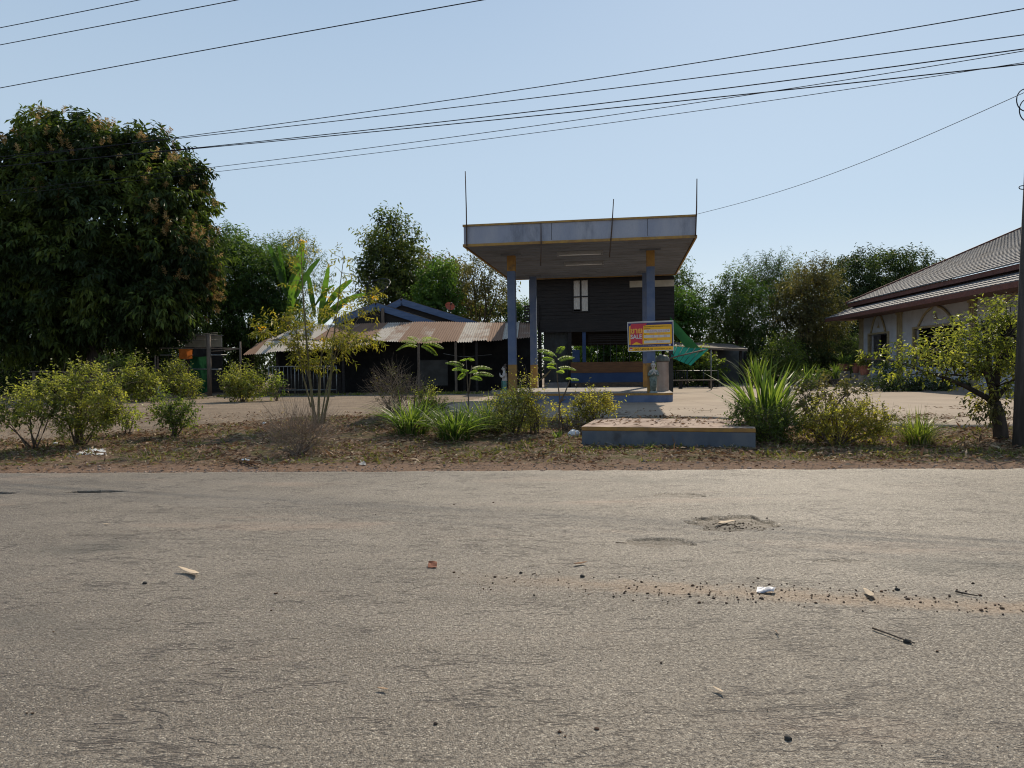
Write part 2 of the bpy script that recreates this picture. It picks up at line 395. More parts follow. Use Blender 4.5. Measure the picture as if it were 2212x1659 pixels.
    ro = math_(nt, 'ADD', .42, math_(nt, 'MULTIPLY', bw.outputs[2], .35))
    finish(nt, out, col, ro, .26, h, .65, .007); return m
me = npmesh(V, Q, True)
hv = np.zeros(len(V))
for hx, hy, ax_, ay_, dp in HOLES:
    kk = (np.abs(V[:, 0] - hx) < ax_ * 1.5) & (np.abs(V[:, 1] - hy) < ay_ * 1.7)
    t_ = (V[kk, 1] - 3.5) / 7; ref = -.05 * t_ * t_ * sm((edge(V[kk, 0]) - V[kk, 1]) / 1.5 + .001)
    hv[kk] = np.maximum(hv[kk], np.clip((ref - V[kk, 2]) / .010, 0, 1) * min(1, dp / .028))
a = me.attributes.new('hole', 'FLOAT', 'POINT'); a.data.foreach_set('value', hv.astype(np.float32))
tag(put('road', me, road_mat()), kind='structure')

# ---- concrete forecourt
FX = [-4.0, 0, 5.0, 5.6, 9, 14, 26, 45]; FY = [18.6, 17.7, 16.9, 15.7, 15.0, 14.2, 12.9, 12.4]
u = np.linspace(0, 1, 120); s_ = np.concatenate([np.linspace(0, .3, 30), np.linspace(.33, 1, 14)])
def fore_pt(U, Sv):
    xl = -2.9 + 4.6 * Sv
    x = xl + (45 - xl) * U ** 1.6; f = np.interp(x, FX, FY) + .06 * np.sin(x * 3.1) + .04 * np.sin(x * 7.7)
    return x, f + (47 - f) * Sv
U, SV = np.meshgrid(u, s_); X, Y = fore_pt(U.ravel(), SV.ravel())
Z = gz(X, Y) + .03 + .004 * np.sin(X * .7 + Y * .4)
nx, ny = len(u), len(s_); i = np.arange(nx * ny).reshape(ny, nx)
Q = np.stack([i[:-1, :-1], i[:-1, 1:], i[1:, 1:], i[1:, :-1]], -1).reshape(-1, 4)
V = np.stack([X, Y, Z], 1)
rim = np.concatenate([i[0, :], ]); low = V[rim] - [0, .01, .16]; j = len(V) + np.arange(len(rim))
Q = np.concatenate([Q, np.stack([rim[:-1], j[:-1], j[1:], rim[1:]], -1)])
rl = i[:, 0]; V = np.concatenate([V, low]); low2 = V[rl] - [.01, 0, .16]; j2 = len(V) + np.arange(len(rl))
Q = np.concatenate([Q, np.stack([rl[1:], j2[1:], j2[:-1], rl[:-1]], -1)]); V = np.concatenate([V, low2])
def fore_mat():
    m, nt, out = nodes('forecourt_concrete')
    v = coords(nt)
    n1 = noise(nt, v, .5, 6, .62); n2 = noise(nt, v, 3.2, 6, .7); n3 = noise(nt, v, 40, 4, .7)
    st = noise(nt, coords(nt, (.15, 1.5, 1)), 1.1, 5, .6)
    col = mixc(nt, ramp(nt, n1, .3, .7), (.33, .262, .20), (.26, .206, .157))
    col = mixc(nt, math_(nt, 'MULTIPLY', ramp(nt, st, .5, .7), .5), col, (.20, .158, .122))
    col = mixc(nt, math_(nt, 'MULTIPLY', ramp(nt, n2, .58, .75), .6), col, (.23, .165, .125))
    col = mixc(nt, .2, col, mixc(nt, n3, (.4, .4, .4), (1.4, 1.4, 1.4)), 'MULTIPLY')
    br = N(nt, 'ShaderNodeTexBrick', Vector=v, Scale=1.0); br.offset = 0
    for k_, v_ in (('Mortar Size', .012), ('Brick Width', 6.0), ('Row Height', 4.2)): br.inputs[k_].default_value = v_
    col = mixc(nt, math_(nt, 'MULTIPLY', br.outputs['Fac'], .7), col, (.12, .095, .08))
    finish(nt, out, col, .9, .2, math_(nt, 'ADD', n3, n2), .35, .01); return m
tag(put('forecourt', npmesh(V, Q, True), fore_mat()), kind='structure')
# ================================================================ CANOPY, frame (a to the right, b away, z up)
BO = Vector((.03, 24.6, 0)); BY = R(-9.1)
BM = Matrix.Translation(BO) @ Matrix.Rotation(BY, 4, 'Z'); BI = BM.inverted()
def hit(px, py, b):
    """local (a, z) where the view line of a photo position meets the plane b"""
    o = BI @ EYE; d = BI.to_3x3() @ ray(px, py); t = (b - o.y) / d.y; p = o + d * t
    return p.x, p.z
can = thing('service_canopy', 'old flat roofed roadside canopy on four blue and ochre columns with raised blue platform', 'canopy', M=BM)
# platform with rounded front corners
def rounded(x0, x1, y0, y1, r, n=8):
    P = []
    for cx, cy, a0 in ((x1 - r, y0 + r, -90), (x1 - r, y1 - r, 0), (x0 + r, y1 - r, 90), (x0 + r, y0 + r, 180)):
        for k in range(n + 1):
            a = R(a0 + 90 * k / n); P.append((cx + r * math.cos(a), cy + r * math.sin(a)))
    return P
PT = .57
def slab(mb, P, z0, z1, ms, mt=None, top=True):
    n = len(P); V = [(x, y, z0) for x, y in P] + [(x, y, z1) for x, y in P]
    mb.add(V, [(k, (k + 1) % n, n + (k + 1) % n, n + k) for k in range(n)], ms)
    if top: mb.add([(x, y, z1) for x, y in P], [tuple(range(n))], mt if mt is not None else ms)
mb = MB(); P = rounded(-.62, 5.42, -.38, 6.6, .45)
slab(mb, P, .1, PT - .075, 0, top=False); slab(mb, rounded(-.625, 5.425, -.385, 6.605, .45), PT - .075, PT, 1, 2)
mb.build('platform', [M_blue, M_ochre, M_conc], can)
cw = .135
for a0 in (0, 4.71):
    for b0 in (0, 5.8):
        m1 = MB()
        m1.box(a0 - cw, a0 + cw, b0 - cw, b0 + cw, PT, PT + 1.0, 1)
        m1.box(a0 - cw, a0 + cw, b0 - cw, b0 + cw, PT + 1.0, 4.78, 0)
        m1.box(a0 - cw, a0 + cw, b0 - cw, b0 + cw, 4.78, 5.31, 1 if b0 < 1 else 0)
        m1.box(a0 - .33, a0 + .33, b0 - .2, b0 + .2, 5.31, 5.365, 2)
        m1.build('column', [M_blue, M_ochre, M_soffit], can)
a0, a1, b0, b1 = -1.19, 6.0, -2.1, 6.9; ZS, ZT = 5.36, 6.03
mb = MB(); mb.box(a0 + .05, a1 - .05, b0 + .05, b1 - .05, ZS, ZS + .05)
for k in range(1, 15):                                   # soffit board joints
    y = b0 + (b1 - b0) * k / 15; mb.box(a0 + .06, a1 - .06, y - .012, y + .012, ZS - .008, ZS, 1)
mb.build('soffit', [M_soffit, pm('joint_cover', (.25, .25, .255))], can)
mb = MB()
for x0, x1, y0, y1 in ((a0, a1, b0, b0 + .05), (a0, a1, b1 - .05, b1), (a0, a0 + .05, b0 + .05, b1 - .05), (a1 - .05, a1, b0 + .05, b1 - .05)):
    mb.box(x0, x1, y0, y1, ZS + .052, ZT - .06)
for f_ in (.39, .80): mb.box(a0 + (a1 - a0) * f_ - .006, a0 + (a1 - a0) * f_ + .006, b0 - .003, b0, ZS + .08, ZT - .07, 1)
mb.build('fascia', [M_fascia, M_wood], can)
for z0, z1 in ((ZS - .03, ZS + .05), (ZT - .06, ZT)):
    mb = MB(); o_ = .03
    for x0, x1, y0, y1 in ((a0 - o_, a1 + o_, b0 - o_, b0 + .02), (a0 - o_, a1 + o_, b1 - .02, b1 + o_), (a0 - o_, a0 + .02, b0 + .02, b1 - .02), (a1 - .02, a1 + o_, b0 + .02, b1 - .02)):
        mb.box(x0, x1, y0, y1, z0, z1)
    mb.build('edge_trim', M_trim, can)
mb = MB(); mb.box(a0 + .04, a1 - .04, b0 + .04, b1 - .04, ZT - .1, ZT - .07); mb.build('roof_deck', M_conc, can)
for (px0, px1, py, bb) in ((1203, 1302, 534, -.2), (1219, 1304, 567, 2.2)):   # two ceiling lamps
    x0, _ = hit(px0, py, bb); x1, _ = hit(px1, py, bb)
    mb = MB(); mb.box(x0, x1, bb - .09, bb + .09, ZS - .075, ZS - .008); mb.box(x0, x0 + .05, bb - .05, bb + .05, ZS - .14, ZS - .075); mb.box(x1 - .05, x1, bb - .05, bb + .05, ZS - .14, ZS - .075)
    lf = mb.build('ceiling_lamp', pm('grey_enamel', (.34, .34, .35), (.28, .28, .29), 5, .5, .3), can)
    mb = MB(); mb.tube([(x0 + .05, bb, ZS - .115), (x1 - .05, bb, ZS - .115)], .02, 8); mb.build('tube', M_tube, lf)
for (px0, py0, px1, py1) in ((1005, 370, 1008.5, 531), (1168.5, 482, 1168, 574), (1325.5, 430, 1316.5, 556), (1505.5, 386, 1502.5, 510)):
    bb = b0 - .05
    x0, z0 = hit(px0, py0, bb); x1, z1 = hit(px1, py1, bb)
    MB().tube([(x1, bb - .01, z1), ((x0 + x1) / 2 + .01, bb - .01, (z0 + z1) / 2), (x0, bb, z0)], [.02, .02, .015], 6).build('iron_rod', M_rustpipe, can)

# ---------------------------------------------------------------- sale board hung on the front column
def text_mesh(s, size, align='LEFT', w=None, shear=0.0, bold=0.0):
    c = bpy.data.curves.new('t', 'FONT'); c.body = s; c.size = size; c.align_x = align; c.offset = bold * size; c.shear = shear; c.resolution_u = 3
    o = bpy.data.objects.new('t', c); COL.objects.link(o)
    me = bpy.data.meshes.new_from_object(o.evaluated_get(bpy.context.evaluated_depsgraph_get()))
    V = [v.co.copy() for v in me.vertices]; Fs = [tuple(p.vertices) for p in me.polygons]
    bpy.data.objects.remove(o); bpy.data.meshes.remove(me); bpy.data.curves.remove(c)
    if w and V:
        x0 = min(v.x for v in V); x1 = max(v.x for v in V)
        for v in V: v.x = (v.x - x0) * w / (x1 - x0)
    return V, Fs
def letter(mb, s, size, x, z, y, mi, w=None, **k):
    V, Fs = text_mesh(s, size, 'LEFT', w, **k)
    if V: mb.add([(x + v.x, y, z + v.y) for v in V], Fs, mi)
sa, sz = hit(1405.3, 726.2, -.18)
sign = thing('sale_sign', 'yellow, red and navy SALE board in white frame fixed across blue column', 'sign', M=BM @ Matrix.Translation((sa, -.18, sz)) @ Matrix.Rotation(R(-1.0), 4, 'Y'))
W, H = 1.47, .965
X = lambda u: (u - 1117) / 1735 * W            # photo crop units to board units
Zz = lambda v: (740 - v) / 1145 * H
mb = MB(); mb.box(-W / 2, W / 2, 0, .02, -H / 2, H / 2, 0)
def rect(u0, u1, v0, v1, y, mi): mb.add([(X(u0), y, Zz(v1)), (X(u1), y, Zz(v1)), (X(u1), y, Zz(v0)), (X(u0), y, Zz(v0))], [(0, 1, 2, 3)], mi)
rect(262, 1972, 205, 1155, -.002, 1); rect(256, 1966, 1160, 1300, -.002, 2)
mb.poly([(X(u), Zz(v)) for u, v in ((300, 1058), (1905, 1058), (1925, 1040), (1935, 320), (1915, 295), (330, 300), (295, 330), (285, 1040))], -.004, 2)
mb.poly([(X(u), Zz(v)) for u, v in ((330, 1075), (560, 950), (800, 1060), (815, 480), (985, 230), (380, 225), (345, 330))], -.006, 3)
rect(845, 1935, 320, 1050, -.008, 2)
for v0, v1 in ((480, 600), (700, 800), (910, 1020)): rect(860, 1870, v0, v1, -.010, 4)
rect(1810, 1885, 1070, 1135, -.004, 4); rect(295, 405, 1180, 1225, -.004, 3); rect(300, 400, 1225, 1270, -.004, 4)
letter(mb, 'ขาย', .26, X(350), Zz(605), -.010, 5, X(795) - X(350), bold=.03)
letter(mb, 'SALE', .19, X(340), Zz(818), -.010, 4, X(780) - X(340), bold=.03)
letter(mb, 'บริษัทบริหารสินทรัพย์ กรุงเทพพาณิชย์ จำกัด (มหาชน)', .05, X(870), Zz(380), -.011, 6, X(1895) - X(870), bold=.01)
letter(mb, 'รหัสทรัพย์สิน', .05, X(870), Zz(462), -.011, 6, X(1115) - X(870), bold=.01)
letter(mb, 'PI-UDN-SH-0234', .085, X(985), Zz(575), -.012, 7, X(1830) - X(985))
letter(mb, 'เนื้อที่', .05, X(868), Zz(675), -.011, 6, X(955) - X(868), bold=.01)
letter(mb, 'ที่ดิน  22714', .07, X(1080), Zz(672), -.011, 7, X(1650) - X(1080))
letter(mb, '15    11    76', .075, X(1165), Zz(778), -.012, 7, X(1740) - X(1165))
letter(mb, 'โทร', .05, X(865), Zz(885), -.011, 6, X(970) - X(865), bold=.01)
letter(mb, '1485', .06, X(1165), Zz(888), -.011, 7, X(1365) - X(1165))
letter(mb, 'ว่าง', .06, X(1320), Zz(990), -.012, 7, X(1610) - X(1320))
letter(mb, 'สนใจติดต่อ สอบถามรายละเอียด ได้ที่ สำนักงาน', .035, X(290), Zz(1128), -.005, 4, X(1790) - X(290))
letter(mb, 'สำนักงานอุดรธานี', .03, X(490), Zz(1195), -.004, 6, X(720) - X(490))
letter(mb, '042-240538-40', .09, X(485), Zz(1282), -.004, 6, X(1200) - X(485), bold=.01)
letter(mb, 'www.bam.co.th', .07, X(1245), Zz(1270), -.004, 6, X(1890) - X(1245), bold=.01)
fl = lambda n, c: pm(n, c, tuple(x * .92 for x in c), 3, .45, .4, bump=.02)
mb.build('panel', [pm('board_back', (.5, .5, .5)), fl('sign_navy', (.03, .025, .13)), fl('sign_yellow', (.92, .48, .015)), fl('sign_red', (.55, .035, .06)), fl('sign_white', (.62, .60, .58)), fl('sign_amber', (.85, .45, .06)), fl('sign_black', (.03, .02, .02)), fl('pen_pink', (.50, .16, .22))], sign)
mb = MB(); t_ = .016
for x0, x1, z0, z1 in ((-W / 2 - t_, W / 2 + t_, H / 2, H / 2 + t_), (-W / 2 - t_, W / 2 + t_, -H / 2 - t_, -H / 2), (-W / 2 - t_, -W / 2, -H / 2, H / 2), (W / 2, W / 2 + t_, -H / 2, H / 2)): mb.box(x0, x1, -.012, .03, z0, z1)
mb.build('frame', M_white, sign)
MB().box(-.04, .04, .02, .06, -H / 2 + .1, H / 2 - .1).build('mounting_bar', M_steel, sign)

# ---------------------------------------------------------------- praying statues
SK = pm('painted_plaster', (.50, .46, .42), (.40, .37, .34), 9, .8, .2, dirt=(.2, .17, .15), dscale=7)
SW = pm('white_jacket_paint', (.52, .47, .43), (.42, .37, .34), 8, .8, .2, dirt=(.25, .2, .17), dscale=6)
SG = pm('green_cloth_paint', (.10, .26, .23), (.08, .2, .18), 9, .75, .2, dirt=(.2, .22, .19), dscale=9)
SG2 = pm('faded_green_paint', (.23, .27, .24), (.14, .18, .16), 12, .85, .2, dirt=(.08, .10, .09), dscale=9)
SB = pm('brown_hair_paint', (.14, .10, .085), (.09, .07, .06), 9, .8, .2)
SLIP = pm('lip_paint', (.35, .12, .10))
SS = pm('statue_base', (.34, .38, .37), (.25, .28, .27), 6, .85, .2)
def skin_body(name, joints, edges, mat, parent, sub=2):
    me = bpy.data.meshes.new(name); me.from_pydata([j[0] for j in joints], edges, [])
    o = bpy.data.objects.new('tmp', me); COL.objects.link(o)
    o.modifiers.new('s', 'SKIN'); sm_ = o.modifiers.new('u', 'SUBSURF'); sm_.levels = sub; sm_.render_levels = sub
    for v, j in zip(me.skin_vertices[0].data, joints): v.radius = (j[1], j[1]) if not isinstance(j[1], tuple) else j[1]
    me.skin_vertices[0].data[0].use_root = True
    n = bpy.data.meshes.new_from_object(o.evaluated_get(bpy.context.evaluated_depsgraph_get()))
    bpy.data.objects.remove(o); n.polygons.foreach_set('use_smooth', [True] * len(n.polygons)); n.update()
    return put(name, n, mat, parent)
def statue(label, M, jacket, skirt, hair, bun, h=1.0):
    """front faces local -y, feet at z 0"""
    t = thing('praying_statue', label, 'statue', M=M @ Matrix.Scale(h, 4), group='plaster statues on the canopy platform')
    J = [((0, 0, .48), .095), ((0, .01, .60), .085), ((0, .01, .70), .085), ((0, 0, .765), .035), ((0, -.01, .83), .07), ((0, -.01, .90), .075), ((0, 0, .945), .045),
         ((-.105, .01, .69), .042), ((-.135, -.03, .575), .036), ((-.05, -.135, .615), .027), ((-.012, -.155, .67), .018), ((-.010, -.150, .725), .010),
         ((.105, .01, .69), .042), ((.135, -.03, .575), .036), ((.05, -.135, .615), .027), ((.012, -.155, .67), .018), ((.010, -.150, .725), .010),
         ((-.05, 0, .25), .06), ((-.05, 0, .07), .04), ((-.052, -.07, .055), .03), ((.05, 0, .25), .06), ((.05, 0, .07), .04), ((.052, -.07, .055), .03)]
    E = [(0, 1), (1, 2), (2, 3), (3, 4), (4, 5), (5, 6), (2, 7), (7, 8), (8, 9), (9, 10), (10, 11), (2, 12), (12, 13), (13, 14), (14, 15), (15, 16), (0, 17), (17, 18), (18, 19), (0, 20), (20, 21), (21, 22)]
    skin_body('body', J, E, SK, t)
    MB().ball((0, -.083, .853), .011, .02, .016).build('nose', SK, t); MB().ball((0, -.079, .822), .018, .008, .006).build('mouth', SLIP, t)
    for s_ in (-1, 1):
        MB().ball((.072 * s_, 0, .86), .01, .02, .026).build('ear', SK, t)
        MB().ball((.028 * s_, -.072, .876), .013, .008, .007).build('eye', SB, t)
        MB().box(.028 * s_ - .017, .028 * s_ + .017, -.082, -.07, .892, .897).build('eyebrow', SB, t)
    hm = MB(); hm.loft([((0, .028, .84), .071, .06), ((0, .022, .88), .081, .072), ((0, .012, .92), .08, .074), ((0, .01, .95), .06, .055), ((0, .012, .972), .02, .02)])
    if bun: hm.ball((0, .045, .995), .042, .042, .036)
    hm.build('hair', hair, t)
    jm = MB(); jm.loft([((0, .012, .44), .135, .10), ((0, .012, .50), .118, .09), ((0, .014, .58), .104, .082), ((0, .014, .66), .115, .085), ((0, .012, .71), .105, .07), ((0, .008, .745), .05, .045)], cap=False)
    for s_ in (-1, 1):
        jm.tube([(.10 * s_, .012, .70), (.128 * s_, 0, .64), (.142 * s_, -.03, .575), (.10 * s_, -.085, .59), (.06 * s_, -.125, .612)], [.05, .05, .047, .042, .036], 10)
    jm.tube([(.05 * math.cos(k), .008 + .045 * math.sin(k), .748) for k in np.linspace(0, 2 * math.pi, 17)], .011, 6)
    jm.build('jacket', jacket, t)
    km = MB(); km.loft([((0, .005, .05), .098, .075), ((0, .005, .12), .096, .076), ((0, .008, .28), .11, .085), ((0, .01, .40), .12, .092), ((0, .01, .47), .112, .086)])
    for k in range(5): km.tube([(-.06 + .03 * k, -.078 - .012 * math.sin(k), .06), (-.07 + .035 * k, -.09, .30), (-.05 + .025 * k, -.088, .45)], .012, 5)
    km.build('skirt', skirt, t)
    pm_ = MB(); pm_.loft([((0, -.01, .0), .13, .125), ((0, -.01, .035), .125, .12), ((0, -.01, .055), .09, .09)]); pm_.build('plinth', SS, t)
    return t
xa, _ = hit(1088, 840, -.12)
statue('praying statue in white jacket and green skirt with brown hair bun, standing sideways', BM @ Matrix.Translation((xa + .02, -.05, PT)) @ Matrix.Rotation(R(-82), 4, 'Z'), SW, SG, SB, True, 1.0)
xa, _ = hit(1411.5, 840, -.22)
statue('weathered grey-green praying statue facing the road below the SALE board', BM @ Matrix.Translation((xa, -.2, PT)) @ Matrix.Rotation(R(4), 4, 'Z'), SG2, SG2, SK, True, 1.03)

# ---------------------------------------------------------------- wrapped drum at the rear of the platform
da, _ = hit(1431.5, 842, 1.7)
dr = thing('wrapped_drum', 'tall tan drum wrapped in clear plastic with grey-green sack on its top', 'drum', M=BM @ Matrix.Translation((da, 1.7, PT)))
mb = MB(); n = 40; rings = []
for z in np.linspace(0, 1.08, 26):
    ring = []
    for k in range(n):
        a = 2 * math.pi * k / n; r = .215 + .012 * mnoise.noise((math.cos(a) * 3, math.sin(a) * 3, z * 2.2)) + .008 * mnoise.noise((math.cos(a) * 9, math.sin(a) * 9 + z * 5, z * 3))
        ring.append((r * math.cos(a), r * math.sin(a), z))
    rings += ring
mb.add(rings, [(i * n + k, i * n + (k + 1) % n, (i + 1) * n + (k + 1) % n, (i + 1) * n + k) for i in range(25) for k in range(n)] + [tuple(25 * n + k for k in range(n))], 0, True)
mb.build('drum_body', pm('plastic_wrapped_tan', (.36, .27, .22), (.28, .21, .175), 3, .3, .6, dirt=(.42, .34, .28), dscale=2), dr)
mb = MB(); rings = []
for z, r in ((1.06, .24), (1.10, .25), (1.17, .235), (1.24, .18), (1.28, .08)):
    for k in range(n):
        a = 2 * math.pi * k / n; q = r * (1 + .13 * mnoise.noise((math.cos(a) * 2, math.sin(a) * 2, z * 6)))
        rings.append((q * math.cos(a), q * math.sin(a), z + .02 * mnoise.noise((a, z * 9, 1))))
mb.add(rings, [(i * n + k, i * n + (k + 1) % n, (i + 1) * n + (k + 1) % n, (i + 1) * n + k) for i in range(4) for k in range(n)] + [tuple(4 * n + k for k in range(n))], 0, True)
mb.build('sack', pm('grey_green_sack', (.15, .17, .155), (.10, .115, .105), 8, .7, .3), dr)
mb = MB(); mb.tube([(.235 * math.cos(k), .235 * math.sin(k), 1.055) for k in np.linspace(0, 2 * math.pi, 25)], .014, 6); mb.build('tie_band', M_black, dr)

# ---------------------------------------------------------------- concrete step block by the verge
sx = gp(1257, 960, .04); th = R(-15)
st = thing('entrance_step', 'low concrete step block painted faded blue with ochre band along its top edge', 'step', M=Matrix.Translation((sx.x, sx.y, 0)) @ Matrix.Rotation(th, 4, 'Z'))
mb = MB(); Lx, Ly, zt = 3.06, 2.15, .372
mb.box(0, Lx, 0, Ly, -.1, zt - .075, 0); mb.box(-.004, Lx + .004, -.004, Ly, zt - .075, zt - .004, 1)
mb.build('block', [M_step_blue, M_ochre], st, bevel=.012)
xs2 = np.linspace(-.004, Lx + .004, 40); ys2 = np.linspace(-.004, Ly, 28)
V, Q = grid(xs2, ys2, lambda x, y: zt + .004 * vnoise(x, y, 3) )
put('top_screed', npmesh(V, Q, True), pm('dirty_screed', (.40, .31, .25), (.32, .24, .19), 3, .95, .1, dirt=(.15, .10, .08), dscale=2.2, bump=.6), st)

# ---------------------------------------------------------------- two-storey timber house behind the canopy
HB = 13.2
xl, _ = hit(1143, 640, HB); xr, _ = hit(1456.5, 640, HB)
zz = lambda py, b=HB, px=1300: hit(px, py, b)[1]
G = .25
hs = thing('timber_house', 'dark two-storey timber house behind the canopy with open ground floor', 'house', M=BM)
zf = zz(687); ztop = zz(600)
mb = MB()
wl, wr = hit(1237, 640, HB)[0], hit(1272, 640, HB)[0]; w0, w1 = zz(671), zz(603)
mb.box(xl + 2.6 * 0, wl, HB, HB + .12, zf, ztop); mb.box(wr, xr, HB, HB + .12, zf, ztop)
mb.box(wl, wr, HB, HB + .12, zf, w0); mb.box(wl, wr, HB, HB + .12, w1, ztop)
mb.box(xl, xl + .12, HB + .12, HB + 7, zf, ztop); mb.box(xr - .12, xr, HB + .12, HB + 7, zf, ztop); mb.box(xl, xr, HB + 7, HB + 7.12, zf, ztop)
k_ = int((ztop - zf) / .19)
for k in range(k_):                                    # lap boards
    z = zf + k * .19
    for q0, q1 in ((xl, wl - .05), (wr + .05, xr)): mb.box(q0, q1, HB - .022, HB, z + .01, z + .165)
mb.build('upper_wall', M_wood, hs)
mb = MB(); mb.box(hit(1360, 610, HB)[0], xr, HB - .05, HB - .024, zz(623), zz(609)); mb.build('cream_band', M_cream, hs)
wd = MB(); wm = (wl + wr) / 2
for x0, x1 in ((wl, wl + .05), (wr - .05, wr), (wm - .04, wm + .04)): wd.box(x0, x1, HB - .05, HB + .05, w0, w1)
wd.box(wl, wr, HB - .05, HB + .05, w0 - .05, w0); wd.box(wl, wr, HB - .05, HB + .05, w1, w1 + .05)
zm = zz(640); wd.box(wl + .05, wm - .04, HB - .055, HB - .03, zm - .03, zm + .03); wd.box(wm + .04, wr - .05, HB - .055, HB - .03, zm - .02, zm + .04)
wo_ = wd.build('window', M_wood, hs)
for x0, x1, dz in ((wl + .06, wm - .05, .1), (wm + .05, wr - .06, 0)):
    cm = MB(); nn_ = 14
    V = []
    for z in (w0 + dz, (w0 + w1) / 2, w1 - .04):
        for k in range(nn_): V.append((x0 + (x1 - x0) * k / (nn_ - 1), HB - .01 + .025 * math.sin(k * 1.9), z))
    cm.add(V, [(i * nn_ + k, i * nn_ + k + 1, (i + 1) * nn_ + k + 1, (i + 1) * nn_ + k) for i in range(2) for k in range(nn_ - 1)], 0, True); cm.build('curtain', M_curtain, wo_)
# roof with corrugated overhang
mb = MB()
for s0 in range(2):
    y0, y1, z0, z1 = ((HB - .9, HB + 3.6, ztop + .02, ztop + 1.3), (HB + 8.0, HB + 3.6, ztop + .02, ztop + 1.3))[s0]
    q = 100; V = []
    for k in range(q + 1):
        x = xl - .5 + (xr - xl + .75) * k / q; dz = .018 * math.cos(k * math.pi)
        V += [(x, y0, z0 + dz), (x, y1, z1 + dz)]
    mb.add(V, [(2 * k, 2 * k + 2, 2 * k + 3, 2 * k + 1) for k in range(q)], 0)
mb.build('roof', pm('old_tin', (.25, .24, .23), (.18, .16, .15), 2, .6, .3), hs)
mb = MB(); mb.box(xl - .5, xr + .25, HB - .95, HB - .9, ztop - .04, ztop + .03); mb.build('gutter', pm('white_gutter', (.5, .5, .5), (.4, .4, .4)), hs)
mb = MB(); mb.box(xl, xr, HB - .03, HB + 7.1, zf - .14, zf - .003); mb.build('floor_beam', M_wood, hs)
for px in (1166, 1231, 1262, 1392, 1450):
    x, _ = hit(px, 780, HB); MB().box(x - .09, x + .09, HB + .02, HB + .2, G, zf - .142).build('post', M_navy if px == 1262 else M_wood, hs)
for px in (1180, 1400, 1448):
    x, _ = hit(px, 780, HB); MB().box(x - .09, x + .09, HB + 6.6, HB + 6.78, G, zf - .142).build('post', M_wood, hs)
x0, x1 = hit(1174, 780, HB)[0], hit(1228, 780, HB)[0]
mb = MB(); q = 40
V = []
for k in range(q + 1):
    x = x0 + (x1 - x0) * k / q; V += [(x, HB + .25 + .02 * (k % 2), G + .02), (x, HB + .25 + .02 * (k % 2), zz(714))]
mb.add(V, [(2 * k, 2 * k + 2, 2 * k + 3, 2 * k + 1) for k in range(q)]); mb.build('shutter_door', pm('grey_tin_sheet', (.07, .073, .07), (.05, .05, .05), 3), hs)
x0, x1 = hit(1233, 780, HB)[0], hit(1396, 780, HB)[0]
# dado: stone base, blue band, boarded band
mb = MB(); mb.box(x0, x1, HB - .1, HB + .1, G - .1, zz(826)); mb.build('stone_base', pm('rubble_stone', (.12, .085, .055), (.06, .05, .045), 4, .9, .2, stretch=(1, 1, 2), bump=1, bscale=12), hs)
mb = MB(); mb.box(x0, x1, HB - .09, HB + .09, zz(826) + .002, zz(805)); mb.build('blue_band', M_navy, hs)
mb = MB(); mb.box(x0, x1, HB - .11, HB + .1, zz(805) + .002, zz(782)); mb.build('counter_front', M_orangewood, hs)
mb = MB(); mb.box(hit(1166, 700, HB)[0], x1, HB - .04, HB + .04, zz(716), zf - .143); mb.build('header_board', M_wood, hs)
MB().box(xl, xr, HB + 6.9, HB + 7.0, zz(738), zf - .143).build('dark_rear_backing', M_wood, hs)  # added as dark backing that hides the bright sky behind the opening
for py in (722, 726, 730, 735, 741):                       # slatted sunscreen over the opening
    z = zz(py); mb = MB(); mb.box(hit(1269, 740, HB)[0], hit(1392, 740, HB)[0], HB + .3, HB + .34, z - .045, z + .012); mb.build('slat', M_wood, hs)
for k, px in enumerate(np.linspace(1276, 1388, 9)):
    x, _ = hit(px, 760, HB); MB().box(x - .015, x + .015, HB + .4, HB + .43, zz(782), zz(742 if k % 3 else 726)).build('grille_bar', M_black, hs)
MB().box(hit(1236, 780, HB)[0], hit(1252, 780, HB)[0], HB + .1, HB + .2, zz(781), zz(755)).build('blue_panel', M_navy, hs)
mb = MB()
for py in range(657, 701, 6): z = zz(py); mb.box(xl - .25, hit(1165, 680, HB)[0], HB - .16, HB - .13, z - .085, z + .02)
mb.build('balcony_slats', M_wood, hs)
mb = MB(); mb.box(hit(1182, 830, HB)[0], hit(1228, 830, HB)[0], HB - 1.0, HB - .12, G - .1, zz(826, HB - 1.0)); mb.build('doorstep', pm('grey_step', (.22, .2, .2), (.17, .155, .155)), hs)
x, _ = hit(1449.5, 780, 8.3); z1_ = hit(1449.5, 752, 8.3)[1]
tag(MB().box(x - .09, x + .09, 8.3, 8.48, .2, z1_).build('black_post', M_black), 'square black post standing behind the wrapped drum', 'post').matrix_world = BM
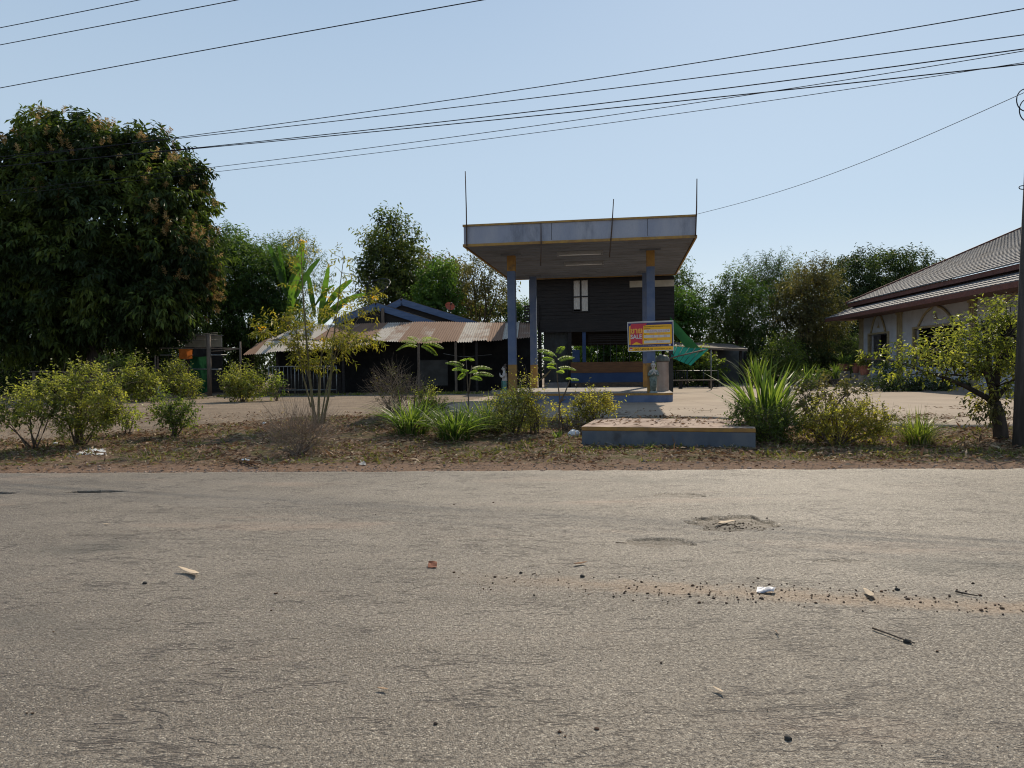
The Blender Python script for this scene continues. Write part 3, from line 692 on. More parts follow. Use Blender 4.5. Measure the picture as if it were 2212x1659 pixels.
# ================================================================ LONG TIN-ROOFED HOUSE
def rustmat(name, a, b, c):
    m, nt, out = nodes(name)
    v = coords(nt); t = N(nt, 'ShaderNodeAttribute', attribute_name='tint').outputs['Fac']
    n = noise(nt, v, .7, 6, .65); n2 = noise(nt, v, 5, 5, .7)
    f = ramp(nt, math_(nt, 'ADD', t, math_(nt, 'MULTIPLY', math_(nt, 'SUBTRACT', n, .5), 1.5)), .2, .6)
    col = mixc(nt, f, a, b); col = mixc(nt, math_(nt, 'MULTIPLY', ramp(nt, n2, .52, .7), .6), col, c)
    finish(nt, out, col, .85, .1, n2, .3, .01); return m
M_tin = rustmat('rusting_tin', (.42, .375, .32), (.22, .135, .092), (.125, .075, .052))
def tin_sheets(lo, hi, sw=.76, jz=.02, jl=.10, sag=0.0, corr=.115, rows=3, overlap=True):
    """corrugated sheets laid side by side between an eave polyline and an upper polyline (world points)"""
    lo = [Vector(p) for p in lo]; hi = [Vector(p) for p in hi]
    def along(P, t):
        L = [0]
        for i in range(len(P) - 1): L.append(L[-1] + (P[i + 1] - P[i]).length)
        s_ = t * L[-1]
        for i in range(len(P) - 1):
            if s_ <= L[i + 1] + 1e-6: return P[i].lerp(P[i + 1], (s_ - L[i]) / max(L[i + 1] - L[i], 1e-6))
        return P[-1]
    Ltot = sum((lo[i + 1] - lo[i]).length for i in range(len(lo) - 1)); ns = max(1, round(Ltot / sw))
    V, Q, T = [], [], []
    for s_ in range(ns):
        tint = rng.uniform(0, 1); dz = rng.uniform(0, jz); dl = rng.uniform(-jl, jl) * .4
        kx = int(sw / corr) * 4 + 1; b = len(V)
        for r in range(rows + 1):
            q = r / rows
            for k in range(kx):
                t = (s_ + k / (kx - 1) * (1.03 if s_ < ns - 1 else 1)) / ns
                p0, p1 = along(lo, min(t, 1)), along(hi, min(t, 1))
                p = p0.lerp(p1, q + (dl if r == 0 else 0))
                z = .026 * math.cos(2 * math.pi * k / 4) + dz + (-sag * math.sin(math.pi * min(t, 1)) * (1 - q)) + .018 * mnoise.noise((p.x * 1.5, p.y * 1.5, 3))
                V.append((p.x, p.y, p.z + z)); T.append(tint)
        for r in range(rows):
            for k in range(kx - 1):
                i = b + r * kx + k; Q.append((i, i + 1, i + kx + 1, i + kx))
    return npmesh(V, Q, True, T)
tb = at(800, 850, 35.5)
th_ = thing('tin_roof_house', 'long low house under patched rusty corrugated tin roof with two blue-edged gables', 'house', loc=(tb.x, 37.5, .23))
up_lo = [at(588, 732, 36.4), at(700, 733, 36), at(809, 734, 35.6), at(923, 739, 35.2), at(1050, 736, 34.9), at(1150, 727, 34.6)]
up_hi = [at(645, 706, 38.6), at(710, 702, 38.5), at(781, 699, 38.4), at(948, 695, 38.2), at(1050, 697, 38), at(1150, 697, 37.8)]
put('lean_to_roof', tin_sheets(up_lo, up_hi, sag=.04), M_tin, th_, True)
lw_lo = [at(526, 767, 35.4), at(570, 762, 35), at(617, 757, 34.8), at(741, 750, 34.6), at(800, 745, 34.6)]
lw_hi = [at(556, 743, 36.9), at(588, 728, 36.8), at(640, 730, 36.6), at(741, 733, 36.2), at(800, 734, 35.9)]
put('lower_roof', tin_sheets(lw_lo, lw_hi, sag=.03), M_tin, th_, True)
def gable(ax, ay, rx_, ry_, lx, ly, Y, dep):
    A, Rr, Ll = at(ax, ay, Y), at(rx_, ry_, Y), at(lx, ly, Y); D = Vector((.1, dep, 0))
    put('gable_roof', tin_sheets([Rr + D, Rr], [A + D, A], rows=4), M_tin, th_, True)
    put('gable_roof', tin_sheets([Ll, Ll + D], [A, A + D], rows=4), M_tin, th_, True)
    for p, q in ((A, Rr), (A, Ll)):
        o_ = Vector((0, -.05, -.19)); MB().bar(p + o_, q + o_, .035, .36).build('barge_board', M_barge, th_, True)
    m = MB(); o_ = Vector((0, .12, -.05)); low = min(Rr.z, Ll.z) - .5
    m.add([Ll + o_, A + o_, Rr + o_, Vector((Rr.x, Y + .12, low)), Vector((Ll.x, Y + .12, low))], [(0, 1, 2, 3, 4)]); m.build('gable_wall', M_wood, th_, True)
gable(812, 654, 950, 698, 722, 690, 38.7, 3.0)
gable(867, 645, 1042, 699, 770, 694, 41.8, 6.0)
p = at(827, 690, 38.6); MB().box(p.x - .08, p.x + .08, 38.55, 38.68, p.z - .9, at(827, 666, 38.6).z).build('king_post', M_woodl, th_, True)
xA, xB = at(600, 800, 37.2).x, at(1150, 800, 37.2).x
MB().box(xA, xB, 37.3, 37.45, .2, 3.4).build('wall', M_dark, th_, True)  # near-black colour stands in for the unlit interior under the eave
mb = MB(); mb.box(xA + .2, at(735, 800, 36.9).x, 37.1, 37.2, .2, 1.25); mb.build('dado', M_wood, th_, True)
for px, Y in ((600, 36), (667, 36), (742, 35.6), (905, 35.4), (985, 35.3), (1003, 36.9), (1030, 35.3), (1105, 35.2)):
    p = at(px, 800, Y); MB().box(p.x - .06, p.x + .06, Y - .06, Y + .06, .2, 2.75).build('post', M_woodl if px in (905, 985) else M_wood, th_, True)
mb = MB(); p = at(905, 800, 35.9); q = at(967, 800, 35.9)           # dim sheet between the posts
mb.box(p.x, q.x, 35.9, 35.94, at(930, 833, 35.9).z, at(930, 778, 35.9).z); mb.build('wall_board', pm('faded_board', (.05, .05, .047), (.035, .034, .032), 2), th_, True)
MB().box(at(1060, 850, 34.9).x, at(1150, 850, 34.9).x, 34.6, 35.3, .1, .33).build('door_sill', M_conc, th_, True)
MB().tube([at(958, 764, 35.5), at(1000, 771, 35.5), at(1063, 766, 35.5)], .012, 5).build('hanging_cord', M_steel, th_, True)
# roof debris
# galvanised railing in front of it
rb = ground(655, 850); rb.y = 34.2
rail = thing('metal_railing', 'pale galvanised pipe railing in front of the dark tin-roofed house', 'railing', loc=(rb.x, rb.y, .22))
def zpx(px, py, Y): return at(px, py, Y).z
mb = MB(); Y = 34.2
for px in (581, 604, 637, 700, 727): mb.tube([(at(px, 820, Y).x, Y, .2), (at(px, 820, Y).x, Y, zpx(px, 792, Y))], .028, 6)
for py in (792, 843): mb.tube([at(581, py, Y), at(727, py - 1, Y)], .026, 6)
mb.build('rail_frame', M_steel, rail, True)
for px in (589, 597, 613, 622, 629, 645, 653, 661, 669, 677, 685, 693, 708, 716):
    MB().tube([(at(px, 820, Y).x, Y, zpx(px, 842, Y)), (at(px, 820, Y).x, Y, zpx(px, 792.5, Y))], .013, 5).build('baluster', M_steel, rail, True)

# ---- satellite dishes
def dish(name, label, px, py, rpx, Y, tilt, mat, mesh_dish):
    c = at(px, py, Y); r = rpx / F * Y
    t = thing(name, label, 'satellite dish', loc=c)
    Rm = Matrix.Rotation(tilt[1], 4, 'Z') @ Matrix.Rotation(tilt[0], 4, 'X')
    prof = [(u * r, r * .28 * (u * u - 1)) for u in np.linspace(.04, 1, 10)]; n = 28
    V = []; Fs = []
    for i, (q, z) in enumerate(prof):
        for k in range(n): a = 2 * math.pi * k / n; V.append(Rm @ Vector((q * math.cos(a), q * math.sin(a), z)))
    m = MB()
    if mesh_dish:
        for i in (3, 6, 9): m.tube([V[i * n + k] for k in list(range(n)) + [0]], .03 if i == 9 else .012, 5)
        for k in range(0, n, 2): m.tube([V[i * n + k] for i in range(10)], .012, 4)
    else:
        m.add(V, [(i * n + k, i * n + (k + 1) % n, (i + 1) * n + (k + 1) % n, (i + 1) * n + k) for i in range(9) for k in range(n)], 0, True)
    m.build('reflector', mat, t)
    m = MB(); tip = Rm @ Vector((0, 0, r * .62))
    for k in range(3): a = 2.1 * k + .4; m.tube([Rm @ Vector((r * .93 * math.cos(a), r * .93 * math.sin(a), -.03)), tip], .014, 5)
    m.tube([tip, tip + (Rm @ Vector((0, 0, .14)))], .05, 8); m.build('feed_arm', M_black if mesh_dish else M_rustpipe, t)
    m = MB(); bk = Rm @ Vector((0, 0, -r * .29)); m.tube([bk, bk + Vector((0, .15, -.15)), bk + Vector((0, .15, -1.6))], .035, 6); m.build('mast', M_rustpipe, t)
dish('satellite_dish', 'small solid orange-red satellite dish above the house roof', 972, 661, 10.5, 42, (R(58), R(22)), pm('orange_paint', (.42, .085, .035), (.33, .07, .035), 4, .55, .3), False)
dish('satellite_dish', 'large black mesh satellite dish above the left gable roof', 808, 622, 37, 43, (R(38), R(-28)), M_black, True)

# ================================================================ TEMPLE HALL
hd = Vector((.106, .9944, 0)).normalized(); hn = Vector((hd.y, -hd.x, 0))      # along, inwards
h0 = Vector((20.62, 42.0, 0))
HM = Matrix(((hd.x, hn.x, 0, h0.x), (hd.y, hn.y, 0, h0.y), (0, 0, 1, 0), (0, 0, 0, 1)))   # x along (away), y inwards, z up
hall = thing('temple_hall', 'white temple hall with two-tier grey tiled roof and arched openings', 'temple', M=HM)
L = -27.0
M_hallw = pm('white_wash', (.50, .52, .56), (.42, .44, .48), 1.2, .85, .2, dirt=(.33, .33, .35), dscale=1)
M_gold = pm('cream_gold_trim', (.36, .30, .18), (.28, .23, .14), 6, .6, .35)
OPEN = [(-1.4, -3.9, 1.25, 3.05), (-7.0, -11.3, 1.25, 3.1), (-13.5, -17.8, 1.25, 3.1), (-20, -24, 1.25, 3.1)]
mb = MB(); xprev = 0
for o0, o1, za, zb in OPEN:
    mb.box(o0, xprev, 0, .2, .1, 4.3); mb.box(o1, o0, 0, .2, .1, za); mb.box(o1, o0, 0, .2, zb, 4.3); xprev = o1
mb.box(L, xprev, 0, .2, .1, 4.3); mb.box(-.2, 0, .2, 20, .1, 4.6)
mb.build('wall', M_hallw, hall)
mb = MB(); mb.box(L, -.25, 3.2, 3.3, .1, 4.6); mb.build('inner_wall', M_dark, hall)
for x in (-.25, -5.4, -12.4, -18.9):
    mb = MB()
    for dx in (-.16, 0, .16): mb.box(x + dx - .06, x + dx + .06, -.11, -.003, .1, 4.1)
    mb.box(x - .3, x + .3, -.16, -.003, .1, .7); mb.box(x - .28, x + .28, -.15, -.003, 3.95, 4.12)
    mb.build('pilaster', M_gold, hall)
for k, (o0, o1, za, zb) in enumerate(OPEN):
    mb = MB(); c = (o0 + o1) / 2; hw = (o0 - o1) / 2
    mb.box(o0, o0 + .14, -.08, .1, za, zb); mb.box(o1 - .14, o1, -.08, .1, za, zb); mb.box(o1 - .14, o0 + .14, -.08, .1, zb + .002, zb + .1)
    hgt = .95 if k == 0 else .8
    arch = [(c + hw * q * .78, -.05, zb + .12 + hgt * (1 - abs(q) ** 2.2) * (1 + .12 * (abs(q) < .15))) for q in np.linspace(-1, 1, 21)]
    mb.tube(arch, .055, 6)
    fr = mb.build('opening_frame', M_gold, hall)
    mb = MB(); mb.add([(c - .22, -.03, zb + .35), (c + .22, -.03, zb + .35), (c + .05, -.03, zb + .5), (c, -.03, zb + .72), (c - .05, -.03, zb + .5)], [(0, 1, 2, 3, 4)]); mb.build('emblem', M_gold, fr)
    mb = MB(); mb.box(o1, o0, .6, .65, za, zb); mb.build('dark_opening_fill', M_dark, hall)  # near-black sheet standing in for the darkness inside each opening
M_tile = pm('clay_roof_tile', (.17, .168, .178), (.12, .118, .126), 1.1, .75, .2, dirt=(.085, .06, .05), dscale=1.5, bump=.2)
def tiles(x0, x1, y0, z0, y1, z1, row=.36, wave=.3):
    """stepped pantile courses; y inwards and up"""
    Ls = math.hypot(y1 - y0, z1 - z0); nr = int(Ls / row); nc = int((x1 - x0) / wave) * 4
    V, Q = [], []; xs_ = np.linspace(x0, x1, nc + 1); wv = .008 * np.cos(np.arange(nc + 1) * math.pi / 2)
    for r in range(nr):
        for e_ in (0, 1):
            q = (r + e_ * 1.04) / nr; y = y0 + (y1 - y0) * q; z = z0 + (z1 - z0) * q + (.045 if e_ == 0 else 0.0)
            b = len(V); V += [(x, y, z + w_) for x, w_ in zip(xs_, wv)]
        b = len(V) - 2 * (nc + 1)
        Q += [(b + k, b + k + 1, b + nc + 2 + k, b + nc + 1 + k) for k in range(nc)]
        fr0 = len(V); V += [(x, y0 + (y1 - y0) * r / nr + .002, z0 + (z1 - z0) * r / nr + w_ - .02) for x, w_ in zip(xs_, wv)]
        Q += [(fr0 + k, fr0 + k + 1, b + k + 1, b + k) for k in range(nc)]
    return npmesh(V, Q)
ex = 1.6
put('lower_tile_roof', tiles(L, ex, -1.5, 4.2, .35, 4.95), M_tile, hall)
put('upper_tile_roof', tiles(L, ex - .35, -.35, 5.08, 11, 9.9), M_tile, hall)
M_eave = pm('red_brown_eave', (.15, .06, .045), (.11, .045, .035), 4, .7, .25)
mb = MB(); mb.box(L, ex, -1.5, -1.46, 4.0, 4.2); mb.build('eave_board', M_eave, hall)
mb = MB(); mb.box(L, ex - .1, -1.4, .0, 4.05, 4.1); mb.build('eave_soffit', pm('eave_soffit_paint', (.2, .12, .10)), hall)
mb = MB(); mb.box(L, ex - .4, -.3, .5, 4.85, 5.05); mb.build('fascia_board', M_eave, hall)
mb = MB(); mb.add([(ex - .4, -.3, 5.0), (ex - .4, 11, 9.8), (ex - .4, 11, 9.5), (ex - .4, 0, 4.85)], [(0, 1, 2, 3)]); mb.bar((ex - .36, -.4, 5.1), (ex - .36, 11, 9.93), .1, .16); mb.build('verge_board', M_eave, hall)
mb = MB(); mb.box(L, 0.3, -1.0, -.17, .05, .42); mb.build('plinth', M_conc, hall)

# ================================================================ SHED, TARPAULIN, FENCE behind
p0, p1 = at(1385, 748, 41), at(1617, 755, 41)
sh = thing('open_shed', 'low open shed with flat roof sloping beside the timber house', 'shed', loc=(p0.x, 41, .23))
V = []; a_, b_ = at(1385, 745, 41), at(1615, 754, 41); c_, d_ = a_ + Vector((.6, 5, .45)), b_ + Vector((.6, 5, .45))
mb = MB()
for dz in (0, -.13): V += [q + Vector((0, 0, dz)) for q in (a_, b_, d_, c_)]
mb.add(V, [(0, 1, 2, 3), (7, 6, 5, 4), (0, 4, 5, 1), (1, 5, 6, 2), (2, 6, 7, 3), (3, 7, 4, 0)]); mb.build('roof', M_woodl, sh, True)
for px, Y in ((1455, 41.3), (1545, 41.3), (1600, 41.3), (1460, 45.6), (1610, 45.6)):
    q = at(px, 790, Y); MB().box(q.x - .07, q.x + .07, Y - .07, Y + .07, .2, at(px, 757, 41).z).build('post', M_woodl if px == 1545 else M_wood, sh, True)
MB().box(at(1500, 790, 45.7).x, at(1612, 790, 45.7).x, 45.7, 45.8, .2, 2.6).build('back_wall', pm('grey_boarding', (.10, .10, .10), (.07, .07, .07), 2), sh, True)
# tarpaulin awning
def sheet(P, nu, nv, disp=.0):
    """bilinear sheet through 4 corners with sag"""
    A, B, C, D = [Vector(p) for p in P]; V = []
    for j in range(nv + 1):
        for i in range(nu + 1):
            u_, v_ = i / nu, j / nv; p = A.lerp(B, u_).lerp(D.lerp(C, u_), v_)
            p.z -= disp * math.sin(math.pi * u_) * math.sin(math.pi * v_); p.z += .03 * mnoise.noise((p.x * 2, p.y * 2, p.z * 2)); V.append(p)
    return V, [(j * (nu + 1) + i, j * (nu + 1) + i + 1, (j + 1) * (nu + 1) + i + 1, (j + 1) * (nu + 1) + i) for j in range(nv) for i in range(nu)]
def clothmat(name, c, tr):
    m, nt, out = nodes(name); v = coords(nt)
    col = mixc(nt, noise(nt, v, 3), c, tuple(x * .8 for x in c))
    b = N(nt, 'ShaderNodeBsdfDiffuse'); nt.links.new(col, b.inputs[0]); t = N(nt, 'ShaderNodeBsdfTranslucent'); nt.links.new(col, t.inputs[0])
    mx = N(nt, 'ShaderNodeMixShader'); mx.inputs[0].default_value = tr
    nt.links.new(b.outputs[0], mx.inputs[1]); nt.links.new(t.outputs[0], mx.inputs[2]); nt.links.new(mx.outputs[0], out.inputs[0]); return m
tq = at(1480, 760, 33)
tp = thing('tarpaulin_awning', 'torn green and turquoise tarpaulin awning propped beside the SALE board', 'awning', loc=(tq.x, 33, .26))
Y = 33
mb = MB(); V, Fs = sheet([at(1452, 748, 32.6), at(1531, 754, 33.4), at(1492, 790, 32.2), at(1450, 772, 31.6)], 12, 8, .05); mb.add(V, Fs, 0, True)
mb.build('turquoise_sheet', clothmat('turquoise_tarp', (.05, .44, .34), .6), tp, True)
for k in range(5):
    q0 = at(1452, 748, 32.6).lerp(at(1531, 754, 33.4), .12 + .17 * k); q1 = at(1450, 772, 31.6).lerp(at(1492, 790, 32.2), .05 + .2 * k)
    MB().tube([q0 + Vector((0, -.02, .01)), q1 + Vector((0, -.03, 0))], .012, 4).build('rib', M_wood, tp, True)
mb = MB(); V, Fs = sheet([at(1447, 683, 35.5), at(1519, 760, 33), at(1490, 762, 32.8), at(1450, 712, 34.5)], 14, 6, -.05); mb.add(V, Fs, 0, True)
mb.build('green_sheet', clothmat('green_tarp', (.035, .13, .045), .45), tp, True)
MB().tube([at(1446, 774, 31.4), at(1524, 755, 32.9)], .035, 6).build('prop_pole', M_woodl, tp, True)
MB().tube([at(1528, 753.5, 33.4), at(1562, 755, 34)], .02, 5).build('guy_rope', M_woodl, tp, True)
MB().tube([(at(1536, 790, 34).x, 34, .24), at(1536, 756, 34)], .03, 6).build('support_post', M_steel, tp, True)
# black railing and bench
fb = thing('iron_fence', 'black iron bar fence beyond the forecourt beside the timber house', 'fence', loc=(at(1500, 830, 38.5).x, 38.5, .24)); Y = 38.5
mb = MB()
for py in (801, 835): mb.tube([at(1450, py, Y), at(1552, py, Y)], .03, 5)
for px in (1451, 1485, 1520, 1551): q = at(px, 815, Y); mb.tube([(q.x, Y, .2), (q.x, Y, zpx(px, 799, Y))], .035, 5)
mb.build('fence_frame', M_black, fb, True)
for px in np.arange(1455, 1484, 4.0): q = at(px, 815, Y); MB().tube([(q.x, Y, zpx(px, 834.5, Y)), (q.x, Y, zpx(px, 801.5, Y))], .015, 4).build('fence_bar', M_black, fb, True)
bn = thing('plank_bench', 'long dark plank bench in front of the iron fence', 'bench', loc=(at(1500, 840, 36.5).x, 36.5, .26)); Y = 36.5
q0, q1 = at(1452, 821, Y), at(1553, 821, Y)
MB().box(q0.x, q1.x, Y - .22, Y + .22, q0.z - .05, q0.z).build('seat', M_woodl, bn, True)
for px in (1470, 1535): q = at(px, 830, Y); MB().box(q.x - .06, q.x + .06, Y - .18, Y + .18, .25, q0.z - .052).build('leg', M_wood, bn, True)

# ================================================================ LEFT YARD: pen under the mango tree, clothes line
def zg(Y): return float(gz(0, Y))
cl = thing('clothes_frame', 'weathered wooden post frame with horizontal rails for drying clothes', 'frame', loc=(at(452, 850, 35).x, 35, .23)); Y = 35
for px, py, r_ in ((452, 722, .11), (336, 768, .04), (520, 738, .05)): q = at(px, 800, Y); MB().tube([(q.x, Y, .15), (q.x, Y, zpx(px, py, Y))], r_, 7).build('post', M_woodl, cl, True)
for x0, y0, x1, y1, r_ in ((345, 767, 490, 767, .028), (415, 797, 478, 798, .028), (345, 752, 522, 753, .03), (450, 760, 522, 753, .03)):
    MB().tube([at(x0, y0, Y), at(x1, y1, Y)], r_, 6).build('rail', M_steel if y0 in (767, 797) else M_woodl, cl, True)
for y0, y1 in ((719, 724), (722, 726), (733, 736)):
    MB().tube([at(330, y0 - 2, Y), at(400, y1, Y), at(470, y0, Y)], .015, 4).build('wire', M_black, cl, True)
def cloth(name, label, cat, pts, mat, Y, flare=.0):
    x0, x1, y0, y1 = pts; nn = 16; V = []
    for j in range(9):
        v_ = j / 8
        for i in range(nn + 1):
            u_ = i / nn; c = (x0 + x1) / 2; px = c + (u_ - .5) * (x1 - x0) * (1 - flare * math.sin(v_ * 2.5)); py = y0 + (y1 - y0) * (v_ + .12 * math.sin(u_ * 3.1) * v_ - .0)
            p = at(px, py, Y); p.y -= .05 * math.sin(u_ * 11 + v_) * (.3 + v_); V.append(p)
    m = MB(); m.add(V, [(j * (nn + 1) + i, j * (nn + 1) + i + 1, (j + 1) * (nn + 1) + i + 1, (j + 1) * (nn + 1) + i) for j in range(8) for i in range(nn)], 0, True)
    tag(m.build(name, mat), label, cat)
cloth('orange_towel', 'orange cloth hanging from the rail of the clothes frame', 'cloth', (386, 416, 754, 774), clothmat('orange_cloth', (.45, .13, .03), .35), 34.92, .1)
cloth('black_shirt', 'black cloth hanging on the rail beside the orange cloth', 'cloth', (418, 447, 753, 769), M_dark, 34.92)
cloth('green_net', 'dark green shade net hanging below the clothes frame rails', 'net', (410, 452, 769, 842), clothmat('green_net_cloth', (.018, .07, .032), .35), 35.3)
pw = thing('garden_wall', 'pale plastered wall panel standing behind the clothes frame', 'wall', loc=(at(428, 740, 39).x, 39, .23))
a_, b_ = at(399, 750, 39), at(478, 750, 39); MB().box(a_.x, b_.x, 39, 39.15, a_.z, at(430, 726, 39).z).build('panel', M_cream, pw, True); MB().box(a_.x, b_.x, 39.01, 39.14, .15, a_.z - .002).build('base', M_wood, pw, True)
MB().box(a_.x - .05, b_.x + .05, 38.95, 39.2, at(430, 726, 39).z + .002, at(430, 724, 39).z).build('coping', M_conc, pw, True)
cp = thing('concrete_post', 'short leaning white-based concrete post beside the clothes frame', 'post', loc=(at(345, 856, 34).x, 34, .2)); 
MB().tube([at(349, 857, 34), at(343, 838, 34), at(342, 821, 34)], [.16, .1, .08], 8).build('shaft', pm('limewashed', (.5, .48, .46), (.38, .36, .34), 5), cp, True)
MB().tube([at(342, 822, 34), at(341, 770, 34)], .035, 6).build('iron_pipe', M_rustpipe, cp, True)
pen = thing('rail_fence', 'dark wooden rail fence in the shade under the big mango tree', 'fence', loc=(at(150, 830, 34).x, 34, .2)); Y = 34
for px in (75, 190, 285): q = at(px, 830, Y); MB().box(q.x - .07, q.x + .07, Y - .07, Y + .07, .1, zpx(px, 801, Y)).build('post', M_woodl, pen, True)
for py in (803, 822): MB().tube([at(60, py, Y - .1), at(300, py, Y - .1)], .035, 6).build('rail', M_woodl, pen, True)
bs = thing('back_shed', 'low dark shed with pale tin eave in the deep shade behind the mango tree', 'shed', loc=(at(170, 800, 41.5).x, 41.5, .23))
a_, b_ = at(-60, 764, 41.5), at(345, 764, 41.5)
put('tin_roof', tin_sheets([a_, b_], [a_ + Vector((0, 4, .9)), b_ + Vector((0, 4, .9))]), M_tin, bs, True)
MB().box(a_.x, b_.x, 43, 43.15, .2, a_.z).build('wall', M_dark, bs, True)
for px in (0, 110, 220, 330): q = at(px, 800, 41.6); MB().box(q.x - .07, q.x + .07, 41.55, 41.7, .2, q.z * 0 + a_.z - .03).build('post', M_wood, bs, True)

# ================================================================ UTILITY POLE AND CABLES
pb = gp(2210, 962, .06); PY = pb.y
up = thing('utility_pole', 'thick dark weathered utility pole at the verge beside the spreading small tree', 'pole', loc=(pb.x, PY, 0))
tops = at(2231, 405, PY); dirp = (tops - Vector((pb.x, PY, .06))); pt = Vector((pb.x, PY, .06)) + dirp * (8.6 / dirp.z)
MB().tube([(pb.x, PY, -.2), Vector((pb.x, PY, .06)).lerp(pt, .35), pt], [.165, .145, .095], 14).build('shaft', M_pole, up, True)
ch = Vector((.92, -.39, 0))
MB().bar(pt + Vector((0, -.15, -.5)) - Vector((.8, 0, 0)), pt + Vector((0, -.15, -.5)) + Vector((.8, 0, 0)), .1, .12).build('crossarm', M_woodl, up, True)
for k in (-.65, 0, .65): MB().tube([pt + Vector((k, -.15, -.44)), pt + Vector((k, -.15, -.3))], .045, 8).build('insulator', M_white, up, True)
m = MB(); m.tube([at(2209, 405, PY - .2) + Vector((.06 * math.cos(k), 0, .03 * math.sin(k))) for k in np.linspace(0, 6.28, 17)], .008, 5); m.build('bracket_loop', M_wire, up, True)
coil = thing('cable_coil', 'loose black cable loops hanging in the air beside the pole top', 'cable', loc=at(2214, 225, PY - .1))
for cx, cy, rw, rh in ((2216, 216, 20, 24), (2220, 238, 18, 24)):
    MB().tube([at(cx + rw * math.cos(k), cy - rh * math.sin(k), PY - .1 + .03 * math.sin(k)) for k in np.linspace(0, 6.6, 33)], .009, 5).build('loop', M_wire, coil, True)
MB().tube([at(2225, 195, PY - .1), at(2232, 160, PY), pt], .01, 5).build('hanger', M_wire, coil, True)
cd = Vector((-.92, .39, 0))
def cable(label, pl, pr, slope_r, rad, Y_at, group='power cables above the road'):
    """pixel track pl->pr (quadratic with the end slope) laid into the vertical plane that runs along cd"""
    (x0, y0), (x1, y1) = pl, pr; lin = (y1 - y0) / (x1 - x0); q = (slope_r - lin) / (x1 - x0)
    px0, Yr = Y_at; P0 = at(px0, 400, Yr); n = Vector((cd.y, -cd.x, 0)); pts = []
    for px in np.linspace(min(x0, -200) if x0 < 500 else x0, x1 + 160, 48):
        py = y0 + lin * (px - x0) + q * (px - x0) * (px - x1)
        d = ray(px, py); t = (P0 - EYE).dot(n) / d.dot(n)
        if t > 0: pts.append(EYE + d * t)
    tag(MB().tube(pts, rad, 6).build('power_cable', M_wire), label, 'cable', group)
K = [('topmost power cable running from the mango tree top to the pole', (380, 297), (2212, 18.6), -.174, .0095, 12.9),
     ('second power cable below the topmost one, slightly sagging', (380, 299.5), (2212, 75), -.138, .0095, 12.8),
     ('thick power cable, upper of the middle pair above the canopy', (412, 320.5), (2212, 105.6), -.139, .0105, 12.6),
     ('thick power cable, lower of the middle pair above the canopy', (412, 322), (2212, 138.6), -.111, .0105, 12.6),
     ('thin cable in the lower pair, crossing the thick ones near the pole', (445, 363), (2212, 110), -.168, .007, 12.4),
     ('thinnest and lowest of the cables running over the canopy', (450, 373), (2212, 135), -.157, .006, 12.4)]
for lb, a_, b_, s_, r_, Yr in K: cable(lb, a_, b_, -abs(s_), r_, (2212, Yr))
for lb, a_, b_, s_ in (('overhead cable cutting only the upper left corner of the sky', (0, 60), (300, 0), -.205), ('second overhead cable from the upper left corner of the sky', (0, 97), (512, 0), -.19), ('long overhead cable above the mango tree, rising steeply', (0, 190), (1042, 0), -.178)):
    cable(lb, a_, b_, s_, .0085, (0, 16.0))
p0 = at(1504, 463, 21.5); p1 = at(2290, 165, PY)
pts = [p0.lerp(p1, t_) - Vector((0, 0, .25 * math.sin(math.pi * t_))) for t_ in np.linspace(0, 1, 24)]
tag(MB().tube(pts, .006, 5).build('service_wire', M_wire), 'thin wire running from the canopy corner rod up to the pole', 'cable')
# ================================================================ VEGETATION
DENS = 1.1
def rv(n, g=None):
    g = g or rng
    v = g.normal(size=(n, 3)); return unit(v)
def leaves(P, Dv, L, W, T, fold=.18):
    """one folded diamond leaf per row"""
    n = len(P); up = np.tile([0, 0, 1.0], (n, 1)) + rng.normal(size=(n, 3)) * .35
    side = unit(np.cross(Dv, up)); nor = np.cross(side, Dv)
    L = np.broadcast_to(L, (n,))[:, None]; W = np.broadcast_to(W, (n,))[:, None]
    mid = P + Dv * L * .45
    tip = P + Dv * L - nor * L * .12
    V = np.stack([P, mid + side * W / 2 + nor * W * fold, tip, mid - side * W / 2 + nor * W * fold], 1).reshape(-1, 3)
    Q = np.arange(4 * n).reshape(n, 4)
    return V, Q, np.repeat(T, 4)
def shoots(P, Dv, Ln, m, L, W, droop=.3, spread=.8, tmin=.15, T=None, wig=.15):
    """m leaves along each shoot; returns leaf arrays and the shoot end points"""
    n = len(P); Ln = np.broadcast_to(Ln, (n,))
    t = np.linspace(tmin, 1, m)[None, :, None]
    C = rv(n) * wig
    pos = P[:, None] + Dv[:, None] * (Ln[:, None, None] * t) + C[:, None] * (Ln[:, None, None] * t * t)
    a = rv(n); s1 = unit(np.cross(Dv, a)); s2 = np.cross(Dv, s1)
    ang = (np.arange(m) * 2.4)[None, :, None] + rng.uniform(0, 6.28, (n, 1, 1))
    out = s1[:, None] * np.cos(ang) + s2[:, None] * np.sin(ang)
    d = Dv[:, None] * (1 - spread * .6) + out * spread + np.array([0, 0, -droop]) + rng.normal(size=(n, m, 3)) * .18
    d = unit(d).reshape(-1, 3); pos = pos.reshape(-1, 3)
    if T is None: T = rng.uniform(0, 1, n)
    TT = np.clip(np.repeat(T, m) + rng.normal(size=n * m) * .16, 0, 1)
    k = rng.uniform(.7, 1.2, n * m)
    return leaves(pos, d, L * k, W * k, TT), pos.reshape(n, m, 3)
def pb(px, py, rx, ry, Y, rd=None):
    c = at(px, py, Y); k = Y / F; return (np.array(c), np.array([rx * k, (rd if rd else (rx + ry) * .5 * k), ry * k]))
